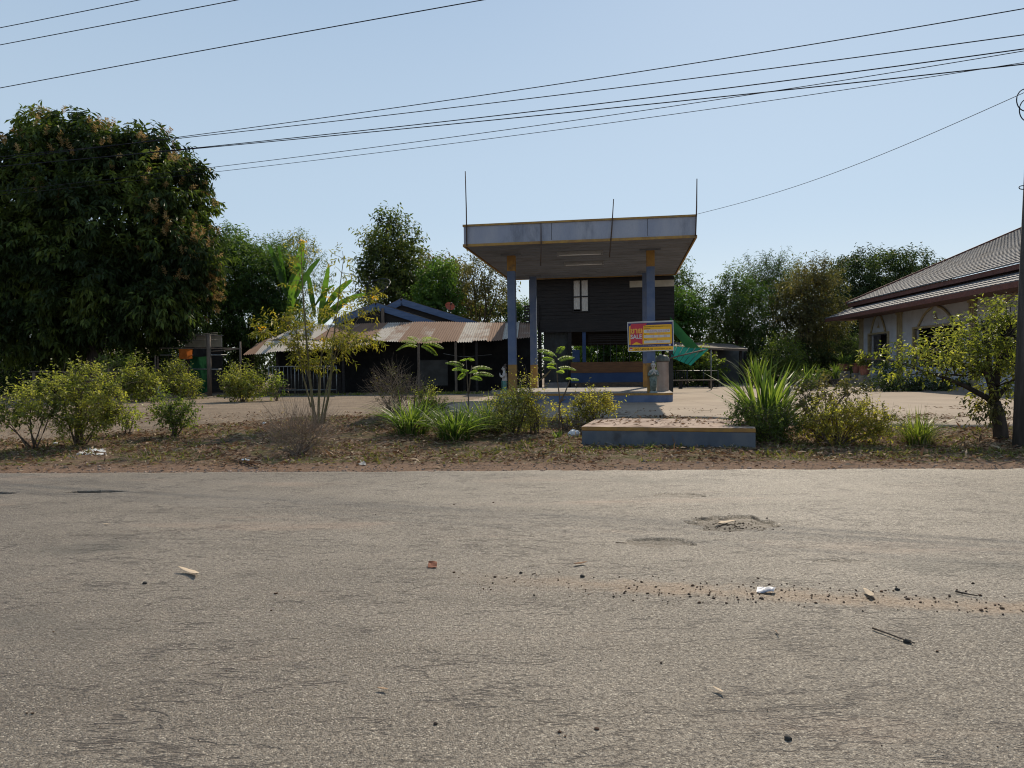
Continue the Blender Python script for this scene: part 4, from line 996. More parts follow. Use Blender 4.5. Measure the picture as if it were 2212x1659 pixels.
def shell(blobs, n, inner=.45, bump=.22, upb=.25, dirj=.5):
    """points and outward directions spread through a union of lumpy ellipsoids"""
    wts = np.array([(b[1][0] * b[1][1] * b[1][2]) ** (2 / 3) for b in blobs]); wts = wts / wts.sum()
    idx = rng.choice(len(blobs), n, p=wts)
    C = np.array([b[0] for b in blobs])[idx]; Rr = np.array([b[1] for b in blobs])[idx]
    u = rv(n); r = inner + (1 - inner) * rng.uniform(0, 1, n) ** .55
    nz = np.array([mnoise.noise((q[0] * 2.3 + i, q[1] * 2.3, q[2] * 2.3)) for q, i in zip(u, idx)])
    r = r * (1 + bump * 1.6 * nz)
    P = C + u * Rr * r[:, None]
    d = unit(unit(u / Rr) + rng.normal(size=(n, 3)) * dirj + [0, 0, upb])
    return P, d, r
def twigs(P3, rad, sides=3):
    """thin prisms along each shoot track (n,m,3)"""
    n, m, _ = P3.shape
    if m > 4: P3 = P3[:, np.linspace(0, m - 1, 4).astype(int)]; m = 4
    d = unit(P3[:, -1] - P3[:, 0] + 1e-6); s1 = unit(np.cross(d, rv(n))); s2 = np.cross(d, s1)
    rr = (rad * np.linspace(1, .35, m))[None, :, None, None]
    a = 2 * np.pi * np.arange(sides) / sides
    ring = s1[:, None, :] * np.cos(a)[None, :, None] + s2[:, None, :] * np.sin(a)[None, :, None]
    V = (P3[:, :, None, :] + ring[:, None] * rr).reshape(-1, 3)
    i = np.arange(n * m * sides).reshape(n, m, sides)
    Q = np.stack([i[:, :-1, :], np.roll(i, -1, 2)[:, :-1, :], np.roll(i, -1, 2)[:, 1:, :], i[:, 1:, :]], -1).reshape(-1, 4)
    return V, Q
def joinm(parts):
    Vs, Qs, Ts, o = [], [], [], 0
    for V, Q, T in parts: Vs.append(V); Qs.append(Q + o); Ts.append(T); o += len(V)
    return np.concatenate(Vs), np.concatenate(Qs), np.concatenate(Ts)
def limb(mb, p, q, r0, r1, bend=.15, n=5, seg=6):
    p = Vector(p); q = Vector(q); L = (q - p).length; off = Vector(rng.normal(size=3)) * L * bend * .5
    pts = [p.lerp(q, t) + off * (t * (1 - t) * 2) + Vector((0, 0, L * .08 * math.sin(math.pi * t))) for t in np.linspace(0, 1, seg)]
    mb.tube(pts, [r0 + (r1 - r0) * t for t in np.linspace(0, 1, seg)], n); return pts

def crown(name, parts, mats, parent):
    Vs, Qs, Ts, Ms, o = [], [], [], [], 0
    for V, Q, T, mi in parts: Vs.append(V); Qs.append(Q + o); Ts.append(T); Ms.append(np.full(len(Q), mi)); o += len(V)
    me = npmesh(np.concatenate(Vs), np.concatenate(Qs), False, np.concatenate(Ts)); me.polygons.foreach_set('material_index', np.concatenate(Ms).astype(np.int32))
    return put(name, me, mats, parent, True)
def tree(name, label, base, blobs, ns, m, Ls, L, W, mat, trunk_r=.15, fork=.45, droop=.3, spread=.8, inner=.45, bump=.22, upb=.25, dirj=.5, bark=None, nb=None, extra=None, group=None, cat='tree', tw=.006, nl=26, tbias=0.0, wig=.15):
    base = Vector(base)
    t = thing(name, label, cat, loc=base, group=group)
    mb = MB(); cen = sum((Vector(b[0]) for b in blobs), Vector()) / len(blobs)
    top = base.lerp(Vector((cen.x, cen.y, cen.z)), fork)
    pts = limb(mb, base - Vector((0, 0, .15)), top, trunk_r, trunk_r * .72, .08, 9, 6)
    for c, r in blobs:
        c = Vector(c); hub = pts[-1].lerp(pts[2], rng.uniform(0, .6)); limb(mb, hub, c, trunk_r * .5, trunk_r * .14, .25, 6)
        for k in range(max(2, nl // len(blobs))):
            q = c + Vector(rv(1)[0] * r * .85); limb(mb, c.lerp(hub, rng.uniform(.0, .45)), q, trunk_r * .13, trunk_r * .03, .3, 4, 4)
    mb.build('trunk', bark or M_bark, t, True)
    ns = int(ns * DENS)
    if Ls > .44 and name != 'mango_tree': Ls *= 1.35; bump = bump * 1.5
    P, d, r = shell(blobs, ns, inner, bump, upb, dirj)
    T = np.clip(np.array([.5 + .9 * mnoise.noise(Vector(p) * .55) for p in P]) + tbias, 0, 1)
    (V, Q, TT), P3 = shoots(P, d, Ls * rng.uniform(.6, 1.25, ns), m, L * 1.1, W * 1.3, droop, spread, T=T, wig=wig)
    Vt, Qt = twigs(P3, tw); crown('crown', [(V, Q, TT, 0), (Vt, Qt, np.zeros(len(Vt)), 1)], [mat, bark or M_bark], t)
    return t

# ---- the great mango tree on the left
Y = 36
MB_ = [pb(10, 450, 100, 105, Y, 3), pb(135, 365, 82, 80, Y, 3), pb(98, 298, 34, 44, Y, 1.6), pb(185, 302, 42, 42, Y, 1.8), pb(255, 360, 84, 68, Y, 3), pb(325, 338, 52, 48, Y, 2.2), pb(372, 430, 60, 86, Y, 3), pb(392, 540, 60, 76, Y, 3), pb(398, 620, 55, 60, Y, 2.6),
       pb(220, 480, 170, 130, Y, 4), pb(60, 590, 170, 150, Y, 4), pb(260, 610, 140, 110, Y, 4), pb(90, 705, 150, 70, Y, 3.2), pb(300, 700, 80, 45, Y, 3), pb(-90, 540, 120, 160, Y, 4), pb(425, 560, 40, 45, Y - 1, 1.6), pb(345, 660, 70, 50, Y - 1.5, 2), pb(40, 355, 46, 40, Y, 2), pb(415, 380, 24, 34, Y, 1.2)]
mt = tree('mango_tree', 'huge dense dark mango tree with tan blossom, taller than everything else', (at(200, 850, Y).x, Y, .2), MB_, 12500, 9, .52, .34, .10, L_mango, .42, .35, .75, .7, .35, .34, .1, .7, M_barkd, tw=.008, nl=60)
P, d, r = shell([MB_[i] for i in (1, 2, 3, 4, 5, 6, 7, 8, 15)], 1500, .97, .22, .5, .4)
k = (d[:, 0] > -.2) & (P[:, 1] < Y + 2.0); P, d = P[k], d[k]
cl_ = np.array([mnoise.noise(Vector(p) * .8 + Vector((9, 0, 0))) for p in P]); k = cl_ > .06; P, d = P[k], d[k]
(V, Q, TT), P3 = shoots(P, d, .5, 26, .15, .05, .0, .9, T=rng.uniform(0, 1, len(P)))
put('blossom', npmesh(V, Q, False, TT), L_flower, mt, True)
# ---- trees behind the yard, from the mango towards the canopy
def bt(px, Y): return (at(px, 840, Y).x, Y, .22)
tree('round_tree', 'broad dark glossy tree between the mango tree and the banana plants', bt(545, 43), [pb(520, 595, 62, 75, 43, 2.5), pb(588, 615, 52, 65, 43, 2.2), pb(540, 680, 75, 55, 42.5, 2.5), pb(478, 590, 40, 60, 43.5, 2), pb(610, 570, 34, 32, 44, 1.4), pb(500, 530, 34, 28, 43.5, 1.4), pb(460, 690, 50, 45, 42, 2), pb(620, 690, 40, 50, 43, 2)], 3400, 9, .5, .25, .06, L_mango2, .22, .4, .55, .75, .35, .2, .2, .6, M_barkd, tbias=.05)
tree('feathery_tree', 'thin-leaved tree top showing behind the upright banana leaves', bt(600, 52), [pb(600, 560, 45, 38, 52, 2), pb(640, 545, 34, 26, 52, 1.6), pb(660, 590, 40, 35, 52, 2)], 600, 9, .7, .16, .05, L_mid, .16, .5, .2, .9)
tree('tall_tree', 'tall conical tree with big olive leaves rising above the tin roof gables', bt(838, 48), [pb(838, 474, 11, 24, 48, .5), pb(836, 520, 30, 34, 48, 1.1), pb(836, 570, 46, 42, 48, 1.6), pb(880, 520, 20, 28, 48, .8), pb(875, 585, 34, 40, 48, 1.4), pb(805, 600, 30, 36, 48, 1.2), pb(848, 635, 62, 38, 48, 2), pb(800, 530, 16, 16, 48, .6)], 900, 9, .65, .3, .10, L_teak, .17, .55, .3, .85, .25, .4, .5, .5)
tree('leafy_tree', 'bright green rounded tree behind the gable roof and the orange dish', bt(935, 45), [pb(940, 620, 34, 40, 45, 1.3), pb(925, 660, 40, 32, 45, 1.5), pb(965, 660, 30, 34, 45, 1.2), pb(955, 585, 18, 22, 45, .8)], 800, 9, .45, .2, .085, L_bright, .12, .4, .25, .85, .25, .3)
tree('slim_tree', 'dull green tree just behind the bright tree beyond the gable', bt(960, 51), [pb(955, 590, 30, 28, 51, 1.2), pb(985, 600, 30, 34, 51, 1.2), pb(900, 580, 28, 36, 51, 1.2), pb(1000, 660, 34, 36, 51, 1.4), pb(900, 640, 30, 40, 51, 1.3)], 760, 8, .6, .26, .09, L_brown, .14, .5, .35, .85, .2, .3)
tree('airy_tree', 'sparse airy tree with see-through brownish crown left of the canopy', bt(1035, 47), [pb(1022, 600, 30, 30, 47, 1.2), pb(1060, 605, 30, 28, 47, 1.2), pb(1000, 640, 22, 30, 47, 1), pb(1075, 640, 26, 30, 47, 1.1), pb(1040, 655, 36, 30, 47, 1.4), pb(1035, 575, 24, 18, 47, 1)], 300, 8, .75, .24, .075, L_brown, .12, .5, .4, .9, .1, .3, tw=.012, nl=60)
tree('low_tree', 'dark low tree filling the gap behind the rusty roof beside the canopy', bt(1085, 50), [pb(1070, 685, 40, 24, 50, 1.6), pb(1110, 680, 30, 28, 50, 1.4), pb(1140, 690, 34, 26, 50, 1.4), pb(1020, 690, 40, 20, 50, 1.4)], 620, 8, .5, .24, .08, L_mid, .12, .4, .3, .85)
# ---- right of the timber house
tree('slender_tree', 'slender tree with loose twigs rising right beside the timber house wall', bt(1470, 50), [pb(1468, 610, 22, 26, 50, 1), pb(1475, 650, 26, 34, 50, 1.1), pb(1462, 580, 12, 18, 50, .6)], 330, 8, .7, .22, .06, L_mid, .1, .5, .5, .85, .1, .35, tw=.01)
tree('lime_tree', 'yellow-green bushy tree behind the green tarpaulin', bt(1478, 47), [pb(1470, 660, 26, 30, 47, 1.1), pb(1486, 700, 30, 34, 47, 1.3), pb(1455, 705, 30, 34, 47, 1.2)], 620, 9, .45, .2, .09, L_bright, .1, .4, .3, .85)
tree('spiky_tree', 'dark green tree with upright spiky shoots behind the open shed', bt(1590, 48), [pb(1590, 660, 46, 48, 48, 1.8), pb(1555, 690, 36, 44, 48, 1.6), pb(1625, 690, 46, 50, 48, 1.9), pb(1582, 610, 12, 28, 48, .6), pb(1575, 735, 50, 34, 48, 2), pb(1530, 650, 14, 22, 48, .6), pb(1640, 740, 46, 34, 48, 2)], 1700, 9, .6, .24, .06, L_mid, .16, .4, .3, .75, .3, .25, .45, .45)
tree('bamboo_clump', 'arching light green bamboo tops between the spiky tree and the large dark tree', bt(1665, 52), [pb(1650, 590, 36, 22, 52, 1.6), pb(1690, 600, 40, 28, 52, 1.7), pb(1640, 625, 30, 26, 52, 1.3), pb(1670, 640, 50, 34, 52, 2), pb(1710, 650, 36, 30, 52, 1.5)], 820, 9, .9, .24, .045, L_mid, .1, .45, .6, .7, .15, .3, .35, cat='bamboo', tw=.012)
tree('olive_tree', 'olive-brown tree with yellowing leaves in front of the large dark tree', bt(1730, 46), [pb(1735, 610, 36, 28, 46, 1.5), pb(1760, 640, 44, 36, 46, 1.8), pb(1715, 660, 40, 34, 46, 1.6), pb(1780, 690, 46, 40, 46, 1.8), pb(1740, 710, 50, 36, 46, 1.8), pb(1775, 590, 26, 22, 46, 1)], 1150, 9, .6, .22, .07, L_brown, .16, .5, .35, .85, .2, .3, tw=.01)
tree('large_tree', 'large dense rounded dark tree rising behind the temple hall roof', bt(1890, 60), [pb(1880, 600, 70, 48, 60, 3), pb(1830, 620, 46, 55, 60, 2.6), pb(1945, 590, 58, 36, 60, 2.6), pb(1990, 610, 40, 40, 60, 2.2), pb(1870, 680, 90, 60, 60, 3.4), pb(1960, 660, 80, 60, 60, 3.2), pb(1815, 720, 80, 70, 59, 3.2), pb(1905, 765, 80, 60, 59, 3)], 4200, 9, .7, .3, .09, L_dark, .36, .4, .35, .85, .5, .2, .2, .6, M_barkd)
# undergrowth masses behind, each a bush of its own
def bushy(name, label, px, py, Y, bl, ns, L, W, mat, m=8, Ls=.45, **k):
    return tree(name, label, (at(px, py, Y).x, Y, zg(Y) - .02), [pb(*b, Y) for b in bl], ns, m, Ls, L, W, mat, trunk_r=k.pop('tr', .05), fork=.3, cat=k.pop('cat', 'bush'), nl=10, **k)
bushy('bush', 'leafy pale green shrub catching the light behind the tall blade clump', 1690, 838, 42, [(1690, 770, 36, 34), (1700, 810, 40, 28), (1670, 820, 30, 22)], 620, .13, .06, L_bush2)
bushy('bush', 'dark thicket in the shade between the open shed and the temple hall', 1760, 838, 46, [(1740, 770, 46, 40), (1800, 760, 50, 46), (1780, 810, 60, 34), (1840, 790, 50, 44), (1650, 780, 40, 40)], 1400, .18, .07, L_dark)
bushy('bush', 'bright leafy bush seen through the open ground floor of the timber house', 1335, 838, 50, [(1290, 765, 30, 30), (1335, 760, 40, 32), (1385, 765, 36, 32), (1330, 800, 70, 26), (1245, 770, 26, 34), (1290, 728, 40, 20), (1360, 725, 50, 20)], 1400, .2, .1, L_bright)
bushy('bush', 'broad-leaved vines growing over the iron fence beside the bench', 1510, 838, 40.5, [(1490, 805, 30, 26), (1525, 800, 30, 28), (1460, 790, 16, 30), (1500, 775, 26, 16)], 560, .12, .11, L_bush2)
bushy('hedge', 'continuous dark hedge added to keep the gap behind the rail fence dark', 170, 850, 40, [(-40, 800, 90, 55), (80, 800, 80, 55), (190, 800, 80, 55), (290, 795, 70, 60), (350, 790, 40, 60)], 1500, .2, .08, L_dark, cat='hedge')  # dark leafy fill added to hold the shade below the mango crown
bushy('hedge', 'dark foliage screen added to darken the gap behind the clothes frame and garden wall', 470, 850, 44, [(420, 790, 60, 60), (500, 780, 60, 70), (560, 780, 50, 70), (470, 720, 60, 40)], 1200, .2, .08, L_dark, cat='hedge')  # second dark leafy fill, added so the backdrop here stays dark
for lb, x0, x1, yt in (('far treeline beyond the tin-roofed house', -700, 1180, 745), ('far treeline beyond the temple hall and shed', 1200, 2900, 735)):
    bl = [pb(x, yt + 60 + rng.uniform(-18, 18), 110, 75, 85, 5) for x in np.arange(x0, x1, 95)]
    P, d, r = shell(bl, 5200, .3); T = np.clip(.5 + .8 * np.array([mnoise.noise(Vector(p) * .3) for p in P]), 0, 1)
    (V, Q, TT), _ = shoots(P, d, 1.2, 8, .6, .3, T=T)
    tag(put('treeline', npmesh(V, Q, False, TT), L_dark), lb, 'trees', kind='stuff')

# ---- banana plants
def strip(P, Wd, up=(0, 0, 1), fold=.25, Tn=.5, cols=4):
    """broad leaf along a midrib track"""
    P = np.array(P); n = len(P); t = unit(np.gradient(P, axis=0)); s = unit(np.cross(t, np.array(up))); nr = np.cross(s, t)
    V, T = [], []
    for i in range(n):
        for c in range(-cols // 2, cols // 2 + 1):
            q = c / (cols / 2); V.append(P[i] + s[i] * Wd[i] / 2 * q + nr[i] * abs(q) * Wd[i] * fold * .5 + nr[i] * .04 * Wd[i] * math.sin(i * 2.3 + c)); T.append(Tn + .1 * math.sin(i * 3 + q))
    k = cols + 1; Q = [(i * k + c, i * k + c + 1, (i + 1) * k + c + 1, (i + 1) * k + c) for i in range(n - 1) for c in range(cols)]
    return np.array(V), np.array(Q), np.array(T)
def banana(label, px, py, Y, lv):
    b = Vector((at(px, py, Y).x, Y, zg(Y))); t = thing('banana_plant', label, 'banana plant', loc=b, group='banana plants behind the tin roof')
    tops = at(*lv[0][0], Y); MB().tube([b - Vector((0, 0, .1)), b.lerp(tops, .5), tops], [.16, .13, .07], 9).build('stem', M_greenstem, t, True)
    for p0, p1, wpx, bow, tn, tw_ in lv:
        A = np.array(at(*p0, Y)); B = np.array(at(*p1, Y + rng.uniform(-.6, .6))); n = 14; q = np.linspace(0, 1, n)[:, None]
        P = A + (B - A) * q; P[:, 2] += bow * np.sin(np.pi * q[:, 0]) ; w = .75 * wpx / F * Y * np.clip(np.sin(np.pi * np.linspace(.08, .97, n)) ** .45, .1, 1)
        V, Q, T = strip(P, w, up=(math.sin(tw_), -math.cos(tw_), .15), Tn=tn); put('leaf', npmesh(V, Q, True, T), L_banana, t, True)
banana('banana plant with one tall upright bright leaf above the yellow-flowered shrub', 628, 850, 41.5, [((622, 690), (655, 520), 26, 0, .6, .1), ((620, 640), (580, 528), 16, .1, .1, .2), ((622, 640), (602, 532), 12, .1, .05, -.2), ((625, 620), (660, 565), 16, .3, .1, .4), ((640, 640), (690, 560), 14, .25, .1, .5)])
banana('banana plant with long arching leaves reaching down beside the mesh dish', 690, 850, 40.5, [((690, 700), (710, 575), 18, 0, .55, 0), ((688, 690), (760, 605), 18, .3, .25, .6), ((690, 690), (790, 635), 16, .25, .35, .8), ((680, 680), (665, 590), 16, .1, .1, -.2), ((680, 660), (722, 615), 14, .2, .2, 1.2), ((695, 700), (740, 660), 16, .1, .4, .7)])

# ---- yellow-flowered shrub tree in the verge
eb = ground(690, 918); EY = eb.y
t = thing('yellow_elder', 'slender multi-stemmed shrub tree with yellow-green leaves and yellow flowers', 'tree', loc=eb)
mb = MB(); ends = []
ST = [((680, 918), (668, 800), (655, 640), (650, 522)), ((688, 918), (690, 830), (700, 740), (745, 645)), ((695, 918), (712, 840), (722, 720), (742, 560)), ((684, 915), (660, 790), (620, 745), (562, 712)), ((692, 915), (715, 800), (760, 710), (806, 642)), ((700, 915), (725, 760), (760, 745), (800, 735)), ((672, 880), (650, 790), (640, 720), (610, 690))]
for k, s_ in enumerate(ST):
    pts = [at(x, y, EY + (.25 * math.sin(k * 2.1) * i)) for i, (x, y) in enumerate(s_)]
    fine = []
    for a in range(3):
        for q in np.linspace(0, 1, 5)[:-1 if a < 2 else None]:
            p0 = pts[max(a - 1, 0)]; p1, p2 = pts[a], pts[a + 1]; p3 = pts[min(a + 2, 3)]
            fine.append(.5 * ((2 * p1) + (p2 - p0) * q + (2 * p0 - 5 * p1 + 4 * p2 - p3) * q * q + (3 * p1 - p0 - 3 * p2 + p3) * q ** 3))
    mb.tube(fine, list(np.linspace(.036 if k < 3 else .02, .006, len(fine))), 6); ends.append(fine)
SP, SD = [], []
for k, fine in enumerate(ends):
    for i in range(4, len(fine)):
        for _ in range(3 if k < 3 else 4):
            if fine[i].z < 1.15 + rng.uniform(0, .4): continue
            d = Vector(rv(1)[0]); d.z = d.z * .5 + .35; d.normalize(); L_ = rng.uniform(.18, .55) * (1 if i < len(fine) - 2 else .6)
            e = fine[i] + d * L_; mb.tube([fine[i], fine[i].lerp(e, .5) + Vector((0, 0, .02)), e], [.007, .005, .003], 4); SP += [fine[i].lerp(e, .45), e]; SD += [d, d]
mb.build('stems', M_greenstem, t, True)
SP = np.array(SP); SD = unit(np.array(SD) + rng.normal(size=(len(SP), 3)) * .35)
rep = 1; P = np.repeat(SP, rep, 0) + rng.normal(size=(len(SP) * rep, 3)) * .04; d = unit(np.repeat(SD, rep, 0) + rng.normal(size=(len(SP) * rep, 3)) * .6)
(V, Q, TT), _ = shoots(P, d, .2, 8, .12, .034, .5, .85, .1); put('foliage', npmesh(V, Q, False, TT), L_elder, t, True)
for (px, py) in ((651, 524), (660, 523), (806, 642), (814, 645), (562, 712), (570, 708), (700, 736), (728, 752), (742, 660), (710, 645)):
    c = np.array(at(px, py, EY - .1)); dd = unit(rv(9) + [0, -.3, .2]); V, Q, TT = leaves(np.tile(c, (9, 1)) + rng.normal(size=(9, 3)) * .03, dd, .05, .036, rng.uniform(0, 1, 9)); put('flower', npmesh(V, Q, False, TT), L_petal, t, True)

# ---- fern-leaved saplings
def sapling(label, base, stems, fr, group='fern-leaved saplings in the verge'):
    b = ground(*base); Y = b.y; t = thing('sapling', label, 'sapling', loc=b, group=group)
    mb = MB()
    for s_ in stems:
        pts = [at(x, y, Y) for x, y in s_]; mb.tube(pts, list(np.linspace(.022, .009, len(pts))), 6)
    mb.build('stem', M_twig, t, True)
    for x0, y0, x1, y1, w_, dep in fr:
        A = np.array(at(x0, y0, Y)); B = np.array(at(x1, y1, Y + dep)); n = 15; q = np.linspace(0, 1, n)
        P = A + (B - A) * q[:, None]; Lf = np.linalg.norm(B - A); P[:, 2] += .12 * Lf * np.sin(np.pi * q) 
        tdir = unit(np.gradient(P, axis=0)); sd_ = unit(np.cross(tdir, [0, -.5, .87])); w = w_ / F * Y
        prof = np.clip(np.sin(np.pi * np.clip(q * .9 + .1, 0, 1)) ** .6, .15, 1) * w
        pos, dr_, ln = [], [], []
        for i in range(2, n):
            for s_ in (-1, 1):
                for o_ in (0, .5):
                    j = min(i + o_ * 1.0, n - 1); pp = P[i] + (P[min(i + 1, n - 1)] - P[i]) * o_
                    pos.append(pp); dr_.append(sd_[i] * s_ + tdir[i] * .3 + np.array([0, 0, -.08])); ln.append(prof[i] * 1.15)
        ln = np.array(ln); V, Q, TT = leaves(np.array(pos), unit(np.array(dr_)), ln, .019, np.clip(rng.uniform(.2, .8) + rng.normal(size=len(pos)) * .12, 0, 1), .05)
        put('frond', npmesh(V, Q, False, TT), L_sap, t, True)
sapling('tall thin sapling with fern-like fronds in front of the tin roof eave', (893, 905), [((893, 905), (896, 850), (902, 810), (905, 770), (906, 742))], [(906, 742, 856, 757, 9, .15), (906, 744, 866, 738, 8, -.1), (906, 742, 958, 752, 10, .1), (906, 740, 950, 735, 8, -.15), (906, 745, 944, 768, 9, -.1), (906, 742, 880, 728, 8, .2), (906, 742, 930, 728, 7, .3), (905, 752, 870, 750, 7, .3)])
sapling('fern-leaved sapling with forked stem and wide flat fronds beside the sideways statue', (1012, 925), [((1012, 925), (1012, 860), (1009, 815), (1007, 778)), ((1012, 850), (1016, 815), (1019, 790))], [(1007, 795, 963, 784, 10, .1), (1007, 800, 978, 800, 9, -.2), (1007, 806, 990, 820, 8, -.1), (1010, 780, 1022, 775, 9, .1), (1008, 780, 996, 778, 8, .2), (1014, 800, 1062, 797, 9, .1), (1016, 812, 1066, 812, 10, .0), (1014, 816, 1040, 822, 9, -.25), (1012, 806, 1030, 804, 8, -.2), (1010, 800, 1000, 806, 8, -.3)])
sapling('fern-leaved sapling with side branch and one dry hanging frond before the platform', (1209, 940), [((1209, 940), (1208, 890), (1209, 860), (1204, 820), (1202, 785)), ((1208, 872), (1220, 850), (1231, 822)), ((1212, 866), (1222, 862))], [(1203, 772, 1161, 757, 10, .1), (1203, 768, 1218, 748, 8, .2), (1203, 772, 1186, 762, 8, -.2), (1202, 782, 1172, 775, 10, -.1), (1202, 782, 1240, 772, 10, .1), (1202, 790, 1184, 786, 8, .2), (1202, 796, 1184, 795, 9, -.2), (1202, 798, 1244, 799, 9, .1), (1203, 802, 1216, 806, 8, -.2), (1231, 822, 1226, 816, 6, .1), (1231, 822, 1250, 821, 6, 0)])
A = ground(1209, 940).y; V = MB(); V.tube([at(1190, 799, A), at(1178, 812, A), at(1163, 824, A)], [.008, .02, .006], 5)
o = V.build('dry_frond', L_straw, bpy.data.objects['sapling.002'], True)

# ---- grass-like clumps
def blades(base, n, h, w, spread, mat, name, parent, rad=.15, seg=5, tb=0.0, up=1.0):
    base = np.array(base); a = rng.uniform(0, 6.28, n); lean = rng.uniform(.05, 1, n) ** .8 * spread
    hh = h * rng.uniform(.55, 1.05, n); r0 = rng.uniform(0, rad, n)
    B = base + np.stack([np.cos(a) * r0, np.sin(a) * r0, np.zeros(n) - .02], 1)
    dirh = np.stack([np.cos(a + rng.normal(size=n) * .5), np.sin(a + rng.normal(size=n) * .5), np.zeros(n)], 1)
    side = np.stack([-dirh[:, 1], dirh[:, 0], np.zeros(n)], 1); side = unit(side + rng.normal(size=(n, 3)) * .3)
    q = np.linspace(0, 1, seg + 1); V = np.zeros((n, seg + 1, 2, 3))
    for i, t in enumerate(q):
        c = B + dirh * (hh * lean * t ** 1.6)[:, None] + np.array([0, 0, 1.0]) * (hh * (t - .42 * lean * t ** 2.2) * up)[:, None]
        wd = w * (1 - t ** 2.2) * (.6 + .4 * min(1, t * 4)) * .5 + .0006
        V[:, i, 0] = c - side * wd; V[:, i, 1] = c + side * wd
    i = np.arange(n * (seg + 1) * 2).reshape(n, seg + 1, 2)
    Q = np.stack([i[:, :-1, 0], i[:, :-1, 1], i[:, 1:, 1], i[:, 1:, 0]], -1).reshape(-1, 4)
    T = np.clip(np.repeat(rng.uniform(0, 1, n), (seg + 1) * 2) + np.tile(np.repeat(q * .3, 2), n) - .15 + tb, 0, 1)
    return put(name, npmesh(V.reshape(-1, 3), Q, False, T), mat, parent, True)
def clump(label, px, py, n, hpx, w, spread, mat, rad=.15, dry=.25, group=None, cat='grass clump', name='grass_clump', tb=0.0):
    b = ground(px, py); t = thing(name, label, cat, loc=b, group=group); h = hpx / F * b.y
    blades(b, n, h, w, spread, mat, 'blades', t, rad, tb=tb)
    if dry: blades(b, int(n * dry), h * .6, w * .7, spread * 1.2, L_straw, 'dry_blades', t, rad)
    return t
clump('big clump of broad upright blade leaves beside the entrance step', 1655, 945, 150, 190, .085, .82, L_grass, .3, .1, name='blade_plant', cat='plant')
clump('weedy grass clump at the end of the yellowing bush, nearest the spreading tree', 1982, 958, 280, 92, .013, 1.1, L_bush2, .25, .5)
clump('strap-leaved grass clump at the dry bush foot, furthest from the step', 890, 938, 240, 112, .028, 1.25, L_grass, .35, .35)
clump('strap-leaved grass clump in the middle of the verge planting', 985, 950, 280, 104, .03, 1.35, L_grass, .35, .2)
clump('strap-leaved grass clump behind the middle one, below the sideways statue', 1050, 932, 210, 95, .028, 1.3, L_grass, .35, .3)
clump('small grass tuft at the foot of the sapling next to the step', 1205, 948, 40, 28, .02, .9, L_grass, .08, .2)
clump('bright blade plant beside the bench and open shed', 1635, 838, 80, 85, .07, .7, L_grass, .5, .1, name='blade_plant', cat='plant')
clump('dark green blade plant at the forecourt edge before the thicket', 1745, 842, 90, 65, .06, .85, L_grass, .4, .1, name='blade_plant', cat='plant', tb=-.2)

clump('small weed tuft at the foot of the entrance step front, nearer its middle', 1405, 970, 26, 24, .012, 1.0, L_bush2, .08, .6)
clump('dry weed tuft at the foot of the entrance step front, nearer the blade clump', 1575, 970, 22, 20, .012, 1.0, L_straw, .08, .6)
# ---- verge shrubs
def shrub(name, label, base, bl, ns, L, W, mat, m=8, Ls=.22, stems=9, twig=.0035, bark=None, dry=0, inner=.25, upb=.5, dY=0, droop=.1, spread=.8, cat='bush', group=None, tb=0.0, dirj=.6):
    b = ground(*base); Y = b.y + dY; t = thing(name, label, cat, loc=b, group=group)
    blobs = [pb(x, y, rx, ry, Y + (rng.uniform(-1, 1) * rx / F * Y * .5), (rx + ry) * .55 / F * Y) for x, y, rx, ry in bl]
    blobs = [(c, r * .72) for c, r in blobs]
    for c, r in list(blobs):                                   # ragged outgrowths
        for _ in range(5): blobs.append((c + rv(1)[0] * r * [1.2, 1.2, 1.0] + [0, 0, r[2] * .15], r * rng.uniform(.25, .5)))
    mb = MB()
    for k in range(stems):
        c, r = blobs[k % len(blobs)]; e = Vector(c + rv(1)[0] * r * .6); p0 = b + Vector((rng.normal() * .05, rng.normal() * .05, -.05))
        limb(mb, p0, e, .014 + .010 * rng.uniform(), .004, .25, 5, 6)
    mb.build('stems', bark or M_twig, t, True)
    ns = int(ns * .5)
    P, d, r = shell(blobs, ns, inner, .35, upb, dirj)
    P[:, 2] = np.maximum(P[:, 2], b.z + .03)
    T = np.clip(np.array([.45 + 1.3 * mnoise.noise(Vector(p) * 2.4) for p in P]) + tb + rng.normal(size=ns) * .15, 0, 1)
    Ln = Ls * rng.uniform(.5, 1.3, ns); lg = rng.uniform(size=ns) < .12; Ln[lg] *= 1.9; d[lg] = unit(d[lg] + [0, 0, .9])
    (V, Q, TT), P3 = shoots(P, d, Ln, m, L * 1.4, W * 1.55, droop, spread, T=T)
    Vt, Qt = twigs(P3, twig); prt = [(V, Q, TT, 0), (Vt, Qt, np.zeros(len(Vt)), 1)]
    if dry:
        P, d, r = shell(blobs, int(dry * .7), .2, .35, upb, .6); P[:, 2] = np.maximum(P[:, 2], b.z + .03)
        _, P3 = shoots(P, d, Ls * 1.6, 6, .02, .01); Vt, Qt = twigs(P3, twig * .9); prt.append((Vt, Qt, np.zeros(len(Vt)), 2))
    crown('foliage', prt, [mat, bark or M_twig, M_drytwig], t)
    return t
shrub('small_tree', 'low leaning little tree with bare forked trunk at the road verge, left end', (75, 972), [(25, 885, 56, 26), (80, 868, 54, 32), (118, 842, 40, 34), (-30, 895, 56, 24), (50, 905, 80, 18), (110, 885, 44, 24)], 850, .05, .026, L_bush, stems=6, dry=160)
